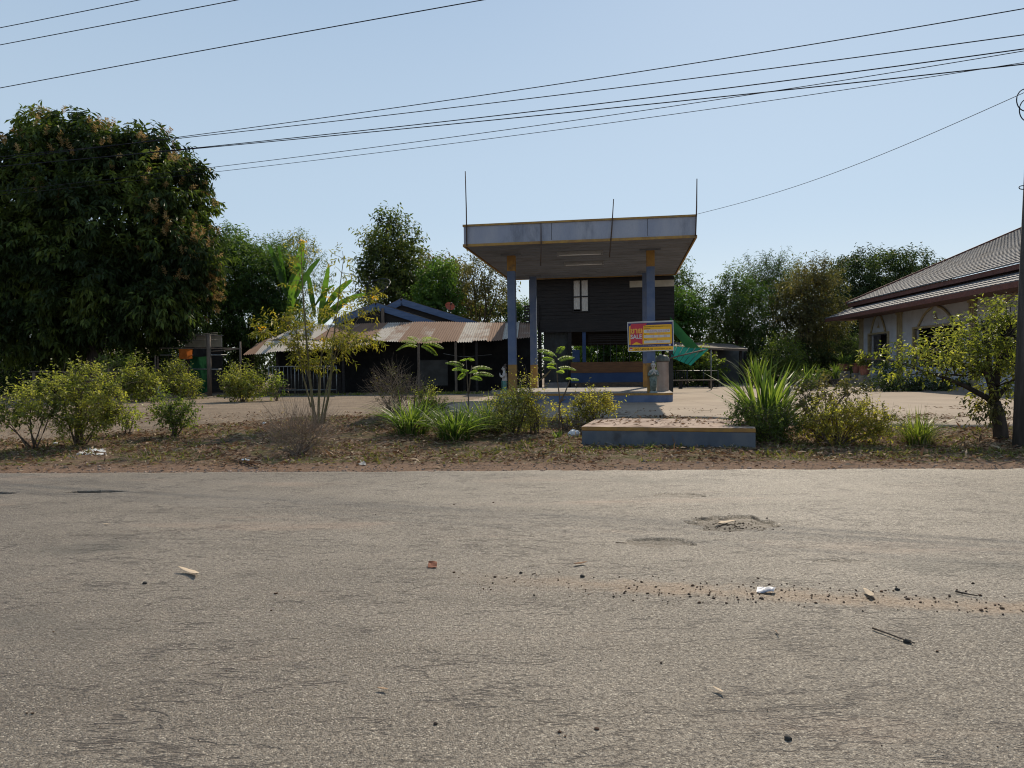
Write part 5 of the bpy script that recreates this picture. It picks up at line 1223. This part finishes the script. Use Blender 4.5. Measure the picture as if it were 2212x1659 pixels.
shrub('bush', 'tall leafy roadside bush right next to the leaning little tree', (170, 962), [(150, 840, 36, 32), (188, 815, 34, 30), (228, 838, 32, 34), (160, 880, 44, 34), (212, 880, 44, 38), (195, 915, 52, 26), (160, 928, 40, 18), (240, 900, 24, 26)], 1250, .05, .026, L_bush, stems=16, dry=420, tb=.05)
shrub('bush', 'rounded dark-leaved bush at the yard edge behind the tall roadside bush', (250, 868), [(240, 800, 36, 28), (275, 815, 34, 30), (255, 840, 44, 28), (290, 850, 34, 18)], 620, .09, .045, L_bush2, Ls=.35, stems=8, dry=120, twig=.006)
shrub('bush', 'bush beside the leaning concrete post at the yard edge', (305, 868), [(300, 810, 34, 26), (320, 828, 28, 26), (290, 840, 36, 30), (325, 850, 28, 18)], 560, .09, .045, L_bush, Ls=.35, stems=8, dry=120, twig=.006)
shrub('bush', 'rounded bush in front of the green net', (390, 862), [(385, 818, 34, 26), (405, 830, 28, 24), (370, 800, 18, 18), (385, 845, 40, 22), (400, 852, 36, 14)], 640, .085, .042, L_bush, Ls=.35, stems=8, dry=260, twig=.006)
shrub('bush', 'neat rounded bush at the corner of the tin-roofed house', (522, 868), [(520, 822, 34, 24), (545, 830, 26, 24), (502, 832, 24, 22), (525, 850, 40, 18)], 680, .085, .042, L_bush, Ls=.35, stems=8, dry=120, twig=.006, tb=.1)
shrub('bush', 'small scraggly bush next to the galvanised railing', (598, 866), [(595, 838, 16, 20), (585, 850, 20, 10)], 130, .085, .042, L_bush2, Ls=.3, stems=6, dry=80, twig=.006)
shrub('bush', 'low green bush standing alone on the bare verge', (378, 942), [(395, 890, 34, 24), (370, 905, 30, 20), (395, 915, 30, 16), (345, 880, 16, 22)], 420, .05, .026, L_bush2, stems=10, dry=160)
shrub('bush', 'thin young weed plant between the leafy roadside bushes', (275, 940), [(272, 900, 14, 24), (285, 905, 12, 18)], 60, .06, .03, L_bush2, stems=5, dry=60)
shrub('dry_bush', 'grey leafless dry bush in front of the tin-roofed house', (855, 915), [(850, 830, 36, 24), (835, 860, 34, 30), (875, 855, 28, 26), (850, 890, 40, 22)], 170, .035, .016, L_brown, Ls=.3, stems=16, dry=900, bark=M_drytwig)
shrub('bush', 'half dry weed bush between the grey dry bush and the tall sapling', (925, 915), [(920, 860, 26, 24), (945, 880, 24, 20), (915, 890, 24, 18)], 330, .045, .022, L_bush, stems=8, dry=240)
shrub('bush', 'bushy green shrub hiding the left end of the blue platform', (1110, 938), [(1092, 872, 30, 24), (1118, 858, 28, 22), (1110, 895, 50, 26), (1075, 915, 38, 20), (1140, 905, 30, 24), (1110, 925, 54, 14)], 1150, .036, .018, L_bush, stems=14, dry=200, tb=.1)
shrub('bush', 'slim reddish-tipped shrub rising against the blue platform', (1160, 938), [(1140, 828, 10, 10), (1146, 880, 14, 20), (1158, 900, 16, 22), (1163, 868, 8, 8)], 210, .04, .02, L_yellowbush, stems=8, dry=70)
shrub('bush', 'yellow-green weed bush behind the corner of the entrance step', (1290, 925), [(1260, 880, 20, 20), (1290, 868, 20, 18), (1305, 885, 22, 20), (1270, 900, 26, 16)], 400, .045, .026, L_yellowbush, stems=16, dry=260, upb=.8)
shrub('bush', 'thin stalk with sparse yellow-green leaves beside the fern sapling', (1222, 930), [(1205, 885, 8, 14), (1225, 900, 10, 16)], 46, .045, .028, L_yellowbush, stems=4)
shrub('bush', 'dark weeds growing thickly around the foot of the big blade clump', (1665, 958), [(1660, 920, 44, 26), (1700, 925, 44, 28), (1640, 935, 40, 18), (1600, 900, 26, 18)], 950, .042, .022, L_bush2, stems=10, dry=160, tb=-.25)
shrub('bush', 'wide yellowing weed bush beyond the big blade clump', (1810, 962), [(1790, 905, 44, 26), (1840, 900, 50, 26), (1890, 920, 40, 22), (1810, 935, 70, 20), (1760, 930, 34, 22), (1870, 940, 50, 16)], 1350, .04, .021, L_yellowbush, stems=18, dry=220, tb=.2)
shrub('bush', 'tall thin straggling weeds with brown seed heads above the yellowing bush', (1770, 955), [(1760, 850, 40, 14), (1800, 845, 50, 12), (1850, 850, 36, 12), (1740, 880, 26, 20)], 210, .055, .03, L_brown, stems=14, dry=190, upb=.6)
shrub('dry_bush', 'low heap of dry brushwood on the verge below the yellow-flowered shrub', (650, 982), [(640, 945, 44, 22), (680, 955, 34, 20), (610, 965, 30, 12)], 60, .04, .02, L_straw, Ls=.4, stems=20, dry=1000, bark=M_drytwig, inner=.05)
# spreading little tree beside the pole
b = ground(2163, 948); TY = b.y
t = thing('spreading_tree', 'low spreading tree with yellow-green leaves beside the utility pole', 'tree', loc=b)
bl = [pb(x, y, rx, ry, TY, .9) for x, y, rx, ry in ((2150, 690, 56, 40), (2100, 715, 54, 36), (2190, 670, 40, 34), (2045, 745, 50, 32), (1995, 765, 48, 20), (1920, 772, 40, 12), (2120, 770, 80, 40), (2060, 790, 70, 26), (2190, 760, 60, 60), (2150, 820, 60, 30), (1970, 800, 30, 12))]
mb = MB(); fk = at(2148, 868, TY); limb(mb, b - Vector((0, 0, .1)), fk, .13, .10, .05, 10); limb(mb, fk, at(2190, 730, TY + .2), .075, .03, .2, 8)
limb(mb, fk, at(2090, 760, TY - .2), .07, .02, .2, 8); limb(mb, fk, at(1985, 800, TY), .06, .012, .12, 7); limb(mb, fk, at(2120, 690, TY + .3), .06, .015, .2, 7); limb(mb, fk, at(2220, 800, TY), .05, .02, .2, 7)
for c, r in bl:
    for k in range(7): limb(mb, Vector(c) + (fk - Vector(c)) * rng.uniform(.15, .45), c + rv(1)[0] * r * .9, .013, .004, .3, 4, 5)
mb.build('trunk', M_barkd, t, True)
bl = [(c, r * [1, 1, .62]) for c, r in bl]; P, d, r = shell(bl, 560, .2, .3, .1, .7); T = np.clip(.45 + .9 * np.array([mnoise.noise(Vector(p) * 1.2) for p in P]), 0, 1)
(V, Q, TT), P3 = shoots(P, d, .3 * rng.uniform(.5, 1.2, len(P)), 7, .10, .05, .25, .85, T=T)
Vt, Qt = twigs(P3, .004); crown('crown', [(V, Q, TT, 0), (Vt, Qt, np.zeros(len(Vt)), 1)], [L_bush, M_barkd], t)
P, d, r = shell([pb(2120, 890, 26, 22, TY, .3), pb(2150, 880, 30, 16, TY, .3)], 60, .2); (V, Q, TT), P3 = shoots(P, d, .25, 6, .1, .05, .8, .8); put('lower_leaves', npmesh(V, Q, False, TT), L_brown, t, True)

# ---- pots before the temple hall
def pot(label, px, py, Y, r, h, plant, ph, mat, mf):
    b = Vector((at(px, py, Y).x, Y, .26 if py > 815 else at(px, py, Y).z)); gz0 = b.z; t = thing('potted_plant', label, 'potted plant', loc=b, group='potted plants before the temple hall')
    m = MB(); m.loft([((0, 0, 0), r * .6, r * .6), ((0, 0, h * .1), r * .68, r * .68), ((0, 0, h * .6), r * .95, r * .95), ((0, 0, h * .9), r * .95, r * .95), ((0, 0, h * .91), r * 1.1, r * 1.1), ((0, 0, h), r * 1.1, r * 1.1), ((0, 0, h * 1.001), r * .9, r * .9), ((0, 0, h * .9), r * .85, r * .85)]); m.build('pot', mat, t)
    if gz0 > .3: MB().box(-r * .8, r * .8, -r * .8, r * .8, .24 - gz0, -.002).build('stand', M_conc, t)
    if plant == 'blade': blades(b + Vector((0, 0, h * .9)), 46, ph, .05, .8, mf, 'foliage', t, r * .5)
    else:
        P, d, rr = shell([(np.array(b + Vector((0, 0, h + ph * .5))), np.array([ph * .55, ph * .55, ph * .5]))], 170, .2)
        (V, Q, TT), P3 = shoots(P, d, .22, 7, .09, .05); Vt, Qt = twigs(P3, .005); crown('foliage', [(V, Q, TT, 0), (Vt, Qt, np.zeros(len(Vt)), 1)], [mf, M_twig], t)
M_terra = pm('terracotta', (.30, .13, .09), (.23, .10, .075), 5, .8, .2); M_darkpot = pm('dark_glaze', (.05, .045, .04), (.07, .06, .05), 5, .5, .4)
pot('dark low tub with leafy plant, first of the pots at the forecourt edge', 1775, 838, 37.5, .5, .32, 'bush', .5, M_darkpot, L_bush2)
pot('dark pot with arching blades next to the low tub', 1806, 838, 37, .35, .4, 'blade', 1.15, M_darkpot, L_grass)
pot('terracotta bowl with tall sword leaves raised beside the hall corner', 1822, 801, 38.8, .3, .38, 'blade', .9, M_terra, L_grass)
pot('tall terracotta urn beside the hall corner pilaster', 1849, 806, 37.5, .2, .52, 'bush', .35, M_terra, L_mid)
pot('wide terracotta jar in front of the first arched opening', 1868, 811, 36, .27, .5, 'bush', .4, M_terra, L_bush)
pot('dark pot with bushy plant in front of the white hall wall', 1915, 842, 34, .4, .45, 'bush', .8, M_darkpot, L_mid)
bushy('bush', 'dark shaded shrubs lining the foot of the temple hall wall', 1975, 845, 30, [(1950, 835, 36, 14), (2000, 838, 40, 14), (2060, 842, 40, 14), (1905, 832, 30, 10)], 520, .1, .05, L_dark, Ls=.3)
# ================================================================ GROUND COVER AND LITTER
def gzs(x, y): return ground_z(x, y)
def scatter(n, dens):
    x = rng.uniform(-17, 17, n * 3); y = edge(x) + rng.uniform(.15, 10, n * 3)
    k = rng.uniform(0, 1, n * 3) < dens(x, y); x, y = x[k][:n], y[k][:n]
    return x, y, gzs(x, y)
def litter_d(x, y):
    d = y - edge(x); yb = np.interp(x, *YB)
    nz = .6 + .9 * vnoise(x, y, .8, 4) + .4 * vnoise(x, y, 2.6, 6)
    return np.clip(nz, .04, 1) * np.clip((d - .25) / .8, .05, 1) * np.where(y < yb + .3, 1, .10) * np.clip(1.25 - (y - 11) * .05, .3, 1)
def in_step(x, y):
    c, s_ = math.cos(-th), math.sin(-th); u_ = (x - sx.x) * c - (y - sx.y) * s_; v_ = (x - sx.x) * s_ + (y - sx.y) * c
    return (u_ > -.02) & (u_ < Lx + .02) & (v_ > -.02) & (v_ < Ly + .02)
x, y, z = scatter(30000, litter_d); k = ~in_step(x, y); x, y, z = x[k], y[k], z[k]; n = len(x)
d = rng.normal(size=(n, 3)); d[:, 2] *= .28; d = unit(d)
V, Q, T = leaves(np.stack([x, y, z + .012 + rng.uniform(0, .03, n)], 1), d, rng.gamma(3, .028, n) + .02, rng.uniform(.015, .05, n), np.clip(rng.beta(.8, 1.1, n), 0, 1), .3)
tag(put('leaf_litter', npmesh(V, Q, False, T), L_litter), 'fallen brown leaves covering the verge', 'leaf litter', kind='stuff')
# straw stalks
x, y, z = scatter(3600, litter_d); k = ~in_step(x, y); x, y, z = x[k], y[k], z[k]; n = len(x)
a = rng.normal(size=n) * .7 + np.where(rng.uniform(size=n) < .5, 0, np.pi); L_ = rng.uniform(.08, .5, n); dd = np.stack([np.cos(a), np.sin(a), rng.normal(size=n) * .06], 1)
P0 = np.stack([x, y, z + .02], 1); P3 = np.stack([P0, P0 + dd * (L_ * .5)[:, None] + rng.normal(size=(n, 3)) * .015, P0 + dd * L_[:, None]], 1)
P3[:, :, 2] = np.maximum(P3[:, :, 2], gzs(P3[:, :, 0].ravel(), P3[:, :, 1].ravel()).reshape(n, 3) + .012)
Vt, Qt = twigs(P3, .005); o = put('straw', npmesh(Vt, Qt, False, np.repeat(rng.uniform(0, 1, n), 9)), L_straw); tag(o, 'dry stalks strewn on the verge', 'straw', kind='stuff')
# short grass and creeping weeds
def grass_d(x, y):
    d = y - edge(x); c = np.exp(-((d - 1.9) / .9) ** 2) * sm((x + 2.9) / 1.2) + .35 * np.exp(-((d - 2.6) / 1.4) ** 2) + .25 * (y < np.interp(x, *YB))
    return np.clip(.35 + 1.5 * vnoise(x, y, .75, 12) + .8 * vnoise(x, y, 2.4, 3), 0, 1) * np.clip(c * 1.2, 0, 1) * (d > .7)
x, y, z = scatter(10500, grass_d); k = ~in_step(x, y); x, y, z = x[k], y[k], z[k]; n = len(x)
reps = 3; x = np.repeat(x, reps) + rng.normal(size=n * reps) * .03; y = np.repeat(y, reps) + rng.normal(size=n * reps) * .03; z = np.repeat(z, reps); n = len(x)
d = unit(np.stack([rng.normal(size=n), rng.normal(size=n), rng.uniform(.2, 1.6, n)], 1))
V, Q, T = leaves(np.stack([x, y, z], 1), d, rng.uniform(.05, .14, n), rng.uniform(.014, .035, n), np.clip(rng.normal(.5, .25, n), 0, 1), .1)
tag(put('verge_grass', npmesh(V, Q, False, T), leafmat('creeping_weed', (.075, .085, .025), (.125, .125, .04), (.22, .19, .075), .35)), 'short olive grass and weeds along the verge', 'grass', kind='stuff')
# weedy tufts standing on the yard edge
x = rng.uniform(-14, -1.5, 260); y = rng.uniform(33.2, 34.6, 260); n = 260 * 7
x = np.repeat(x, 7) + rng.normal(size=n) * .08; y = np.repeat(y, 7) + rng.normal(size=n) * .08
d = unit(np.stack([rng.normal(size=n), rng.normal(size=n), rng.uniform(.2, 2, n)], 1))
V, Q, T = leaves(np.stack([x, y, gzs(x, y)], 1), d, rng.uniform(.06, .22, n), .03, np.clip(rng.normal(.4, .25, n), 0, 1))
tag(put('weeds', npmesh(V, Q, False, T), L_bush), 'low weeds along the front of the tin-roofed house', 'weeds', kind='stuff')

def pebbles(P, r, name, mat, label, cat):
    n = len(P); ico = np.array([(0, 0, 1), (.89, 0, .45), (.28, .85, .45), (-.72, .53, .45), (-.72, -.53, .45), (.28, -.85, .45), (.72, .53, -.45), (-.28, .85, -.45), (-.89, 0, -.45), (-.28, -.85, -.45), (.72, -.53, -.45), (0, 0, -1)])
    fc = np.array([(0, 1, 2), (0, 2, 3), (0, 3, 4), (0, 4, 5), (0, 5, 1), (1, 6, 2), (2, 7, 3), (3, 8, 4), (4, 9, 5), (5, 10, 1), (6, 7, 2), (7, 8, 3), (8, 9, 4), (9, 10, 5), (10, 6, 1), (11, 7, 6), (11, 8, 7), (11, 9, 8), (11, 10, 9), (11, 6, 10)])
    V = P[:, None] + ico[None] * r[:, None, None] * rng.uniform(.6, 1.3, (n, 12, 1)) * np.array([1.2, 1, .75]); Q = (fc[None] + 12 * np.arange(n)[:, None, None]).reshape(-1, 3)
    tag(put(name, npmesh(V.reshape(-1, 3), Q, False, np.repeat(rng.uniform(0, 1, n), 12)), mat), label, cat, kind='stuff')
def roadz(x, y): return road_z(x.copy(), y.copy())
px = np.concatenate([rng.uniform(980, 2212, 330), rng.uniform(1300, 1900, 160), rng.uniform(0, 2212, 60)])
py = np.concatenate([1250 + (px[:330] - 980) * .055 + rng.normal(size=330) * 15, 1292 + rng.normal(size=160) * 12, rng.uniform(1060, 1640, 60)])
P = np.array([gp(a, b, -.02) for a, b in zip(px, py)]); P[:, 2] = roadz(P[:, 0], P[:, 1]) + .004
r = rng.gamma(1.5, .0020, len(P)) + .0012
pebbles(P, np.minimum(r, .011), 'gravel', rustmat('dark_clod', (.06, .045, .035), (.11, .07, .048), (.16, .11, .075)), 'dark soil crumbs and gravel strewn across the road', 'gravel')
# stones in the red strip beside the asphalt
x = rng.uniform(-16, 16, 2600); dd = np.abs(rng.normal(size=2600)) * .45; y = edge(x) + dd - .1
P = np.stack([x, y, np.where(dd < .16, -.012, gzs(x, y)) + .004], 1)
pebbles(P, np.minimum(rng.gamma(2, .004, 2600) + .003, .035), 'roadside_gravel', rustmat('pale_stone', (.17, .13, .105), (.30, .22, .175), (.09, .07, .06)), 'loose stones and clods along the road edge', 'gravel')
# soil in the pothole
hx, hy = HOLES[0][0], HOLES[0][1]; n = 170; x = hx + rng.normal(size=n) * .2; y = hy + rng.normal(size=n) * .15
P = np.stack([x, y, roadz(x, y) + .003], 1); pebbles(P, np.minimum(rng.gamma(1.6, .0022, n) + .0015, .012), 'pothole_gravel', rustmat('pothole_stone', (.22, .17, .12), (.11, .08, .06), (.34, .28, .22)), 'loose stones lying in the pothole', 'gravel')

# leaves and bark on the step
n = 190; u_ = rng.uniform(.05, 3.0, n); v_ = np.clip(rng.beta(2.2, 1.3, n) * 2.15, .05, 2.1); c, s_ = math.cos(th), math.sin(th)
x = sx.x + u_ * c - v_ * s_; y = sx.y + u_ * s_ + v_ * c; d = rng.normal(size=(n, 3)); d[:, 2] *= .2; d = unit(d)
V, Q, T = leaves(np.stack([x, y, np.full(n, zt + .012)], 1), d, rng.gamma(2, .045, n) + .03, rng.uniform(.015, .05, n), np.clip(rng.beta(1, 1.8, n), 0, 1), .2)
tag(put('step_leaves', npmesh(V, Q, False, T), L_litter), 'dead leaves and bark lying on the entrance step', 'leaf litter', kind='stuff')

# single pieces one can point at
def dead_leaf(label, p0, p1, wpx, mat, zoff=.012, z=-.03, name='dead_leaf', tint=.9, cat='leaf', curl=.02):
    A = np.array(gp(*p0, z)); B = np.array(gp(*p1, z)); n = 9; q = np.linspace(0, 1, n); P = A + (B - A) * q[:, None]; Lf = float(np.linalg.norm(B - A)); curl = min(curl, .1 * Lf); P[:, :2] += np.array([-(B - A)[1], (B - A)[0]])[None] * (.10 * np.sin(np.pi * q))[:, None]
    rz_ = roadz(P[:, 0], P[:, 1]); P[:, 2] = rz_ + zoff + curl * (2 * q - 1) ** 2
    w_ = min(wpx / F * A[1] * 3.0, .3 * Lf) * np.sin(np.pi * np.linspace(.04, .97, n)) ** .7
    V, Q, T = strip(P, w_, fold=.35, Tn=tint, cols=2); me = npmesh(V, Q, True, T)
    o = put(name, me, mat); so_ = o.modifiers.new('thickness', 'SOLIDIFY'); so_.thickness = .0015
    return tag(o, label, cat)
L_dry = leafmat('bleached_leaf', (.30, .23, .16), (.42, .33, .24), (.52, .42, .31), .15, .8, .1, (1.1, 1, .9))
dead_leaf('large pale dead leaf lying in the pothole', (1547, 1134), (1588, 1128), 5, L_dry)
dead_leaf('curled pale dead leaf on the empty side of the road', (386, 1243), (428, 1257), 5, L_dry, curl=.035)
dead_leaf('upright tan dead leaf near the end of the soil streak', (1866, 1288), (1880, 1305), 7, L_dry)
dead_leaf('tan dead leaf lying far forward on the road', (1540, 1506), (1562, 1518), 5, L_dry)
dead_leaf('narrow dead leaf lit from behind above the soil streak', (1240, 1231), (1268, 1227), 4, L_litter, tint=.5)
dead_leaf('small narrow leaf lying beyond the curled dead leaf', (222, 1139), (238, 1138), 3, L_dry)
dead_leaf('grey-brown leaf near the road centre, closest to the camera', (815, 1506), (838, 1510), 5, L_litter, tint=.7)
def patch(name, label, cat, pts, mat, h=.02, z=-.03):
    """thin crumpled piece of packaging"""
    c = np.mean([np.array(gp(*p, z)) for p in pts], 0); C = [np.array(gp(*p, z)) for p in pts]; nn = 10; V = []
    for j in range(nn):
        for i in range(nn):
            u_, v_ = i / (nn - 1), j / (nn - 1); p = (C[0] * (1 - u_) + C[1] * u_) * (1 - v_) + (C[3] * (1 - u_) + C[2] * u_) * v_
            g_ = roadz(np.array([p[0]]), np.array([p[1]]))[0] if p[1] < edge(p[0]) else gzv(p[0], p[1])
            p[2] = g_ + .006 + h * abs(mnoise.noise((p[0] * 14, p[1] * 14, 2))) + h * .6 * v_; V.append(p)
    V = np.array(V); i = np.arange(nn * nn).reshape(nn, nn); Q = np.stack([i[:-1, :-1], i[:-1, 1:], i[1:, 1:], i[1:, :-1]], -1).reshape(-1, 4)
    o = put(name, npmesh(V, Q), mat); so_ = o.modifiers.new('thickness', 'SOLIDIFY'); so_.thickness = .002; return tag(o, label, cat)
patch('foil_wrapper', 'flat silvery wrapper lying on the soil streak', 'wrapper', ((1634, 1291), (1672, 1294), (1676, 1287), (1636, 1285)), pm('foil', (.34, .35, .39), (.24, .25, .29), 8, .5, .4, metal=.3), .03)
patch('cardboard_scrap', 'small red-brown scrap on the road before the soil streak', 'scrap', ((924, 1235), (943, 1236), (945, 1229), (926, 1228)), pm('brown_card', (.22, .075, .035), (.16, .055, .03)), .03)
def stick(label, track, r, mat, z=-.03, name='twig', onroad=True):
    P = [gp(*p, z) for p in track]; 
    for p in P: p.z = (float(roadz(np.array([p.x]), np.array([p.y]))[0]) if onroad else gzv(p.x, p.y)) + r + .006
    tag(MB().tube(P, list(np.linspace(r, r * .5, len(P))), 5).build(name, mat), label, 'twig')
stick('long bent dry twig lying in the near part of the road', ((1885, 1372), (1915, 1383), (1945, 1395), (1976, 1406)), .006, M_twig)
stick('dark short twig beyond the long bent twig', ((2064, 1291), (2090, 1297), (2112, 1301)), .006, M_barkd)
stick('short straw lying before the soil streak', ((1676, 1378), (1682, 1388)), .005, M_drytwig)
stick('thin pale stalk on the road beside the pothole patch', ((1330, 1180), (1356, 1179)), .004, M_drytwig)
stick('short pale straw under the left part of the soil streak', ((1150, 1252), (1158, 1249), (1160, 1256)), .004, M_drytwig)
b_ = gp(1960, 1400, -.03); 
def stone(name, label, p, r, mat, cat='stone', flat=.7):
    m = MB(); n = 12; V = []
    for i in range(8):
        t_ = math.pi * i / 7
        for k in range(n):
            a = 2 * math.pi * k / n; d = Vector((math.sin(t_) * math.cos(a), math.sin(t_) * math.sin(a), math.cos(t_))); V.append(Vector(p) + Vector((d.x * 1.25, d.y, d.z * flat)) * r * (1 + .45 * mnoise.noise(d * 1.7 + Vector((r * 99, 0, 0)))))
    m.add(V, [(i * n + k, i * n + (k + 1) % n, (i + 1) * n + (k + 1) % n, (i + 1) * n + k) for i in range(7) for k in range(n)], 0, True)
    return tag(m.build(name, mat), label, cat)
M_stone = pm('dark_stone', (.06, .055, .05), (.035, .033, .03), 20, .9, .2)
for lb, px, py, r in (('dark stone lying against the long bent twig', 1960, 1400, .016), ('dark stone just short of the dark short twig', 1938, 1284, .013), ('dark stone alone on the near side of the road', 313, 1270, .013), ('dark stone furthest forward on the road beside a straw', 1702, 1612, .012), ('dark clod on the road beside the soil streak start', 1258, 1255, .014)):
    p = gp(px, py, -.03); p.z = float(roadz(np.array([p.x]), np.array([p.y]))[0]) + r * .5; stone('stone', lb, p, r, M_stone)
# litter on the verge
M_plastic = pm('white_plastic', (.62, .62, .62), (.5, .5, .52), 8, .5, .4)
def crumple(name, label, px, py, wpx, hpx, mat, cat='litter'):
    b = ground(px, py); r = wpx / F * b.y / 2; n = 18; V = []
    for i in range(10):
        t_ = math.pi * i / 9
        for k in range(n):
            a = 2 * math.pi * k / n; d = Vector((math.sin(t_) * math.cos(a), math.sin(t_) * math.sin(a), math.cos(t_))); q = 1 + .75 * mnoise.noise(d * 2.3 + Vector((px, 0, 0))) + .4 * mnoise.noise(d * 6 + Vector((px, 0, 0)))
            V.append(b + Vector((d.x * r, d.y * r * .7, d.z * hpx / F * b.y * .55 + hpx / F * b.y * .4)) * 1.0 + d * r * .3 * (q - 1))
    tag(MB().add(V, [(i * n + k, i * n + (k + 1) % n, (i + 1) * n + (k + 1) % n, (i + 1) * n + k) for i in range(9) for k in range(n)]).build(name, mat), label, cat)
crumple('plastic_bag', 'crumpled white plastic bag against the side of the entrance step', 1240, 944, 26, 16, M_plastic)
crumple('plastic_bag', 'small pale plastic scrap half hidden in the strap-leaved grass', 862, 925, 9, 8, M_plastic)
crumple('paper_scrap', 'dark and white scrap on the verge beside the dry sticks', 530, 997, 20, 6, M_plastic)
crumple('paper_scrap', 'small white scrap below the leaning little tree', 120, 960, 10, 5, M_plastic)
crumple('foam_cup', 'small white scrap on the bare verge beside the dry brushwood', 571, 917, 8, 6, M_plastic)
patch('plastic_strip', 'long flat white plastic strip on the verge below the leafy bushes', 'litter', ((164, 986), (230, 985), (228, 978), (190, 977)), M_plastic, .03, .0)
patch('plastic_sheet', 'flat grey scrap at the verge edge below the brushwood heap', 'litter', ((774, 1004), (791, 1005), (788, 999), (778, 998)), pm('grey_scrap', (.3, .29, .28)), .02, .0)
for lb, tr in (('longest brown stick in the pile at the road edge', ((512, 996), (535, 1002), (560, 1010))), ('second brown stick in the pile at the road edge', ((500, 995), (525, 1003), (545, 1009))), ('loose pale stick lying behind the brown stick pile', ((430, 972), (470, 966), (500, 960)))):
    stick(lb, tr, .014, M_barkd if 'brown' in lb else M_drytwig, .0, 'stick', False)
